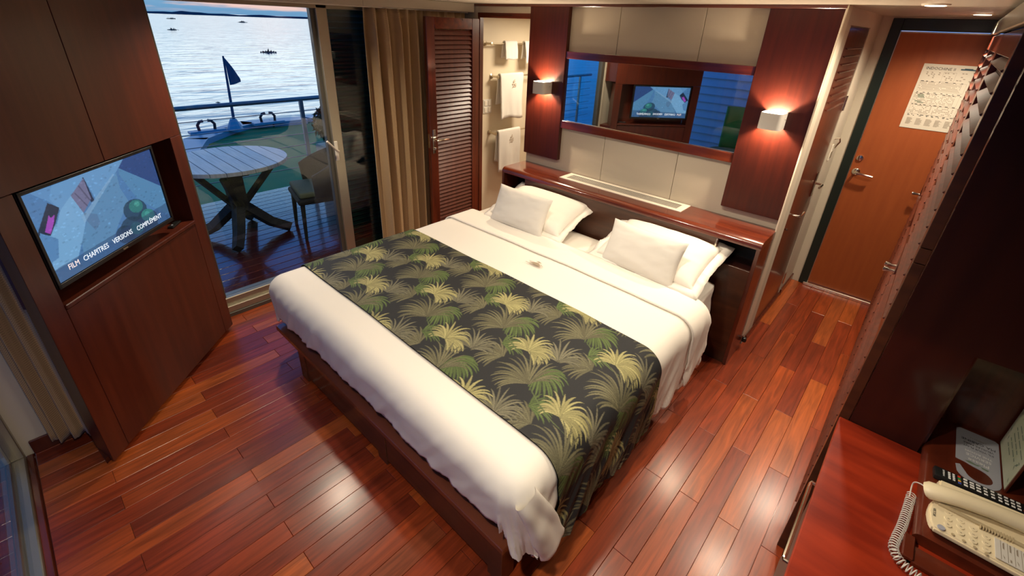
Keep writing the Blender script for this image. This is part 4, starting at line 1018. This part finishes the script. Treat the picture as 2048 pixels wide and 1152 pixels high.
dk = thing('desk', 'red-brown wooden desk top along the right side in front of the wardrobe', 'desk', (.9, -1.7, 0))
obj('desk_top', box(.585, 1.197, -1.83, YS - .0, .722, .75, .003), 'desk', dk)
obj('apron', box(.597, .612, -1.82, YS, .60, .722, .001), 'desk', dk)
obj('cabinet_front', box(.604, .62, -1.82, YS - .12, .06, .595, .002), 'alu_dark', dk)
obj('plinth', box(.63, .65, -1.82, YS, .0, .06), 'mahogany', dk)
obj('handle', tube([(.598, -1.30, .655), (.580, -1.30, .655), (.578, -1.31, .655), (.578, -1.62, .655), (.580, -1.63, .655), (.598, -1.63, .655)], .006), 'chrome', dk, smooth=True)
obj('handle_plate', box(.594, .598, -1.64, -1.29, .64, .67, .001), 'chrome', dk)
obj('side_panel', box(.60, 1.19, -1.82, -1.80, 0, .722, .001), 'mahogany', dk)
# raised shelf with a half round nose, running into the wardrobe niche
prof = [(.83, .752), (.812, .752)] + [(.826 - .02 * math.sin(a), .768 + -.016 * math.cos(a)) for a in [PI * k / 10 for k in range(0, 9)]] + [(.84, .785), (1.19, .785), (1.19, .752)]
prof = [(.84, .7505)] + [(.824 - .018 * math.sin(PI * k / 10), .768 - .0172 * math.cos(PI * k / 10)) for k in range(0, 11)] + [(1.19, .7852), (1.19, .7505)]
b = nb(); L = [b.verts.new((x, -1.415, z)) for x, z in prof]; R2 = [b.verts.new((x, -.832, z)) for x, z in prof]
for i in range(len(prof)): j = (i + 1) % len(prof); b.faces.new((L[i], L[j], R2[j], R2[i]))
b.faces.new(L[::-1]); b.faces.new(R2); bmesh.ops.recalc_face_normals(b, faces=b.faces[:])
rs = obj('raised_shelf', b, 'shelf_wood', dk, smooth=True, angle=35)
obj('shelf_rail', box(.79, .815, -1.497, -1.417, .7505, .772, .003), 'shelf_wood', dk)
obj('shelf_rail', box(.80, 1.19, -1.497, -1.44, .7505, .765, .003), 'shelf_wood', dk)

# ---- telephone
ZS = .7855
ph = thing('telephone', 'cream corded desk telephone with round keys on the raised shelf', 'telephone', (.93, -1.35, ZS), -.0)
def ph_body():
    b = nb(); out = [(-.100, -.055), (-.108, -.035), (-.113, .0), (-.108, .035), (-.100, .052), (-.095, .14), (.13, .17), (.135, -.06)]
    lo = [(-.085, -.030), (-.095, -.02), (-.100, .0), (-.095, .03), (-.090, .045), (-.088, .13), (.125, .16), (.13, -.03)]
    l = [b.verts.new((x, y, .0)) for x, y in lo]; m_ = [b.verts.new((x * 1.0, y, .022)) for x, y in out]; h = [b.verts.new((x * .975, y * .975, .035 + .008 * (y + .05) / .2)) for x, y in out]
    n = len(out)
    for a, c in ((l, m_), (m_, h)):
        for i in range(n): b.faces.new((a[i], a[(i + 1) % n], c[(i + 1) % n], c[i]))
    b.faces.new(l[::-1]); b.faces.new(h); bmesh.ops.recalc_face_normals(b, faces=b.faces[:]); bmesh.ops.bevel(b, geom=b.edges[:], offset=.004, segments=2, affect='EDGES'); return b
obj('body', ph_body(), 'phone', ph, local=True, smooth=True, angle=40)
zt = .0365
hs = tube([(-.125, .052, .052), (-.118, .052, .056), (-.06, .064, .064), (0, .076, .066), (.06, .088, .062), (.14, .102, .056)], [.019, .0235, .021, .020, .021, .026], 16)
bmesh.ops.scale(hs, vec=(1, 1.12, .85), space=Matrix.Translation((0, -.07, -.055)), verts=hs.verts)
obj('handset', hs, 'phone', ph, local=True, smooth=True, angle=60)
obj('cradle', box(-.095, .13, .030, .040, .034, .046, .003), 'phone_dark', ph, local=True)
for i in range(12): obj('speaker_rib', box(-.010 + i * .0055, -.0075 + i * .0055, .020 + i * .0008, .036 + i * .0008, zt, .045, .0006), 'phone_dark', ph, local=True)
def disc(x, y, r, h, z=zt, seg=18): return lathe([(0, 0), (r, 0), (r * .9, h), (0, h)], seg, (x, y, z))
keys = ['1 2 3'.split(), '4 5 6'.split(), '7 8 9'.split(), '* 0 #'.split()]
for r in range(4):
    for c in range(3):
        x = .003 - r * .0245 + 0.0; y = .010 - c * .0215 + (r) * .0055 - .006
        k = obj('key', disc(x, y, .0082, .0024), 'phone', ph, local=True, smooth=True)
        t = text_bm(keys[r][c], .007, .0002); t.transform(frame_mat((x, y, zt + .0027), (0, -1, 0), (1, 0, 0))); obj('key_lettering', t, 'grey_print', k, local=True)
obj('message_key', disc(-.083, -.045, .0085, .003), 'grey_card', ph, local=True, smooth=True, label='round grey message key')
for i in range(4): obj('small_key', disc(-.060 + i * .021, -.047 - i * .002, .004, .0015), 'phone_dark', ph, local=True)
t = text_bm('VIKTOR', .0085, .0002); t.transform(frame_mat((-.099, -.002, zt + .0015), (0, -1, 0), (1, 0, 0))); obj('lettering', t, 'ink', ph, local=True)
obj('label_card', box(.018, .125, -.050, .016, zt + .002, zt + .004, .0005), 'white', ph, local=True)
b = nb()
for i in range(8): x = .028 + i * .0125; b.faces.new([b.verts.new(p) for p in ((x, -.049, zt + .0045), (x + .0009, -.049, zt + .0045), (x + .0009, .015, zt + .0045), (x, .015, zt + .0045))])
for i in range(8):
    x = .032 + i * .0125
    for (y0, y1) in ((-.012, .012), (-.044, -.036)):
        b.faces.new([b.verts.new(p) for p in ((x, y0 * R.uniform(.6, 1), zt + .0045), (x + .003, y0, zt + .0045), (x + .003, y1, zt + .0045), (x, y1 * R.uniform(.6, 1), zt + .0045))])
obj('label_print', b, 'ink_soft', ph, local=True)
# coiled cord
path = [(.808, -1.298, .838), (.800, -1.285, .835), (.788, -1.268, .820), (.786, -1.262, .800), (.790, -1.285, .775)]
coil = [(.796, -1.262, .766), (.793, -1.305, .765), (.790, -1.345, .765), (.785, -1.40, .765), (.777, -1.455, .765), (.775, -1.49, .765), (.790, -1.517, .765), (.82, -1.530, .765), (.87, -1.545, .765), (.95, -1.565, .765), (1.05, -1.58, .765)]
def spline(P, n):
    P = [Vector(p) for p in P]; out = []
    for i in range(len(P) - 1):
        a, b_, c, d = P[max(i - 1, 0)], P[i], P[i + 1], P[min(i + 2, len(P) - 1)]
        for k in range(n): t = k / n; out.append(.5 * ((2 * b_) + (c - a) * t + (2 * a - 5 * b_ + 4 * c - d) * t * t + (3 * b_ - a - 3 * c + d) * t ** 3))
    return out + [P[-1]]
cs_ = spline(coil, 40); hp = []; ang = 0
for i in range(len(cs_) - 1):
    tt = (cs_[i + 1] - cs_[i]); L_ = tt.length; t_ = tt.normalized(); s_ = t_.cross(Vector((0, 0, 1))).normalized(); up_ = s_.cross(t_)
    steps = max(1, int(L_ / .00062))
    for k in range(steps):
        p = cs_[i] + tt * k / steps; hp.append(p + (s_ * math.cos(ang) + up_ * math.sin(ang)) * .0105); ang += L_ / steps / .0088 * 2 * PI
cd = obj('coiled_cord', tube(hp, .0016, 5), 'white', ph, smooth=True, angle=180)
obj('cord_lead', tube(spline(path, 8), .0018, 6), 'white', ph, smooth=True)

# ---- remote control
rc = thing('remote_control', 'long black television remote lying between the telephone and door hanger', 'remote control', (.93, -1.142, ZS), .06)
obj('body', box(-.10, .105, -.022, .022, 0, .018, .005, seg=2), 'black', rc, local=True, smooth=True, angle=30)
zk = .0182
b = nb()
bt = []
for i, x in enumerate((-.066, -.056)): bt += [(x, y, .0028, .0028) for y in (-.012, -.004, .004, .012)]
bt += [(-.030, y, .0045, .0035) for y in (-.012, 0, .012)] + [(-.016, y, .005, .003) for y in (-.010, .0, .010)] + [(-.002, y, .005, .003) for y in (-.012, 0, .012)]
bt += [(x, y, .0040, .003) for x in (.013, .028, .043, .056, .069, .081) for y in (-.012, .0, .012)]
for (x, y, w, h) in bt: obj('button', box(x - w, x + w, y - h, y + h, .017, zk + .001, .0006), 'white_print', rc, local=True)
for y, m_ in ((.0135, 'red'), (.0045, 'green'), (-.0045, 'yellow'), (-.0135, 'blue')): obj('colour_button', box(-.047, -.040, y - .0035, y + .0035, .017, zk + .001, .0008), m_, rc, local=True, label=m_ + ' button')
obj('power_button', lathe([(0, 0), (.006, 0), (.005, .002), (0, .002)], 14, (.095, -.010, .0175)), 'red', rc, local=True, label='red power button')
t = text_bm('SAMSUNG', .0062, .0002); t.transform(frame_mat((-.079, 0, zk + .0003), (0, -1, 0), (1, 0, 0))); obj('lettering', t, 'white_print', rc, local=True)

# ---- door hanger card
CXc, CYc = .9335, -.977
dh = thing('door_hanger', 'grey door hanger card with a hook, lying in front of the folder', 'card', (CXc, CYc, ZS), 0)
def hanger():
    w, y1, y0 = .0515, .132, -.132; r = .008
    zc = -.085; Ro, Ri = .0515, .026
    out = [(-w, -.042)] + [(-w + 0, y1 - r), (-w + r, y1), (w - r, y1), (w, y1 - r)]
    out += [(w, zc)] + [(w * math.cos(a), zc + .046 * math.sin(a)) for a in [-PI * k / 16 for k in range(1, 15)]]
    # hook: outer arc ends at the left, then inner arc goes back
    out += [(-w * .995, -.072), (-w * .80, -.066)]
    out += [(.0 + .031 * math.cos(a) + .002, zc + .001 + .030 * math.sin(a)) for a in [PI + .30 + (PI - .30) * k / 14 for k in range(0, 15)]]
    out += [(.033 * math.cos(a), zc + .001 + .032 * math.sin(a)) for a in [PI * .5 * k / 6 for k in range(1, 6)]] + [(-.01, -.050), (-.03, -.044)]
    return prism(out, 0, .0012)
obj('card', hanger(), 'grey_card', dh, local=True)
zc_ = .0016
def card_text(s, size, y, m, sx=1.0):
    t = text_bm(s, size, .0001, 'CENTER', sx); t.transform(frame_mat((.002, y, zc_), (-1, 0, 0), (0, -1, 0))); obj('lettering', t, m, dh, local=True)
card_text('Please', .020, -.022, 'white_print', 1.0); card_text('SERVICE', .0165, .002, 'white_print', 1.0); card_text('THE ROOM', .0125, .020, 'white_print', 1.0)
card_text("S'IL VOUS PLAIT", .0115, .044, 'ink', .9); card_text('VEUILLEZ FAIRE', .0115, .060, 'ink', .9); card_text('MA CABINE', .0160, .078, 'ink', 1.0); card_text('( MERCI ! )', .0085, .096, 'ink_soft', 1.0)
b = nb()
for pts, in (([(-.030, -.036), (-.018, -.030), (-.004, -.035), (.008, -.031), (.0, -.040), (-.02, -.042)],), ([(.006, -.036), (.026, -.038), (.022, -.046), (.01, -.044)],)): b.faces.new([b.verts.new((x, y, zc_)) for x, y in pts])
obj('printed_emblem', b, 'ink_green', dh, local=True)

# ---- folder / menu standing on edge
mf = thing('menu_folder', 'pale green printed menu board standing on edge right of the door hanger', 'menu', (.991, -.960, ZS), 0)
obj('board', box(-.003, .003, -.122, .122, 0, .30, .001), 'cabinet', mf, local=True)
obj('page', box(-.0042, -.003, -.117, .117, .008, .295), 'menu', mf, local=True)
b = nb(); R = random.Random(9)
for row in range(12):
    z = .05 + row * .019; y = .07 - R.random() * .02
    if R.random() < .8:
        for q in range(R.randint(2, 4)):
            w = R.uniform(.015, .05); b.faces.new([b.verts.new(p) for p in ((-.0046, y, z), (-.0046, y - w, z), (-.0046, y - w, z + .004), (-.0046, y, z + .004))]); y -= w + .006
            if y < -.07: break
obj('print', b, 'ink_green', mf, local=True)
b = nb()
for k in range(14):
    y, z = R.choice((-1, 1)) * R.uniform(.08, .11), R.uniform(.02, .28); a = R.uniform(0, 6); L_ = R.uniform(.015, .03)
    b.faces.new([b.verts.new((-.0046, y + math.cos(a + s) * L_ * l, z + math.sin(a + s) * L_ * l)) for s, l in ((0, 1), (.35, .5), (PI, .1), (-.35, .5))])
obj('printed_leaf', b, 'ink_green', mf, local=True)

# ================================================================== CEILING DOWNLIGHTS
MAT['lamp'] = mat('lit_lamp', (1, .9, .7), emit=(1, .86, .62), es=14)
for k, (x, y) in enumerate(DOWN):
    lab = {0: 'recessed ceiling downlight beside the balcony glass door', 1: 'recessed ceiling downlight above the middle of the bed', 2: 'recessed ceiling downlight above the foot of the bed near the desk',
           3: 'recessed ceiling downlight in the corridor beside the headboard wall', 4: 'recessed ceiling downlight nearest the entrance door', 5: 'recessed ceiling downlight near the foot windows', 6: 'recessed ceiling downlight above the right half of the bed'}[k]
    t = thing('downlight', lab, 'lamp', (x, y, CE), 0, 'recessed ceiling downlights')
    rg = lathe([(.036, -.007), (.050, -.006), (.052, .0), (.036, .0)], 28)
    obj('ring', rg, 'white_metal', t, local=True, smooth=True)
    obj('lens', lathe([(0, -.008), (.037, -.008), (.037, -.003), (0, -.003)], 24), 'lamp', t, local=True)
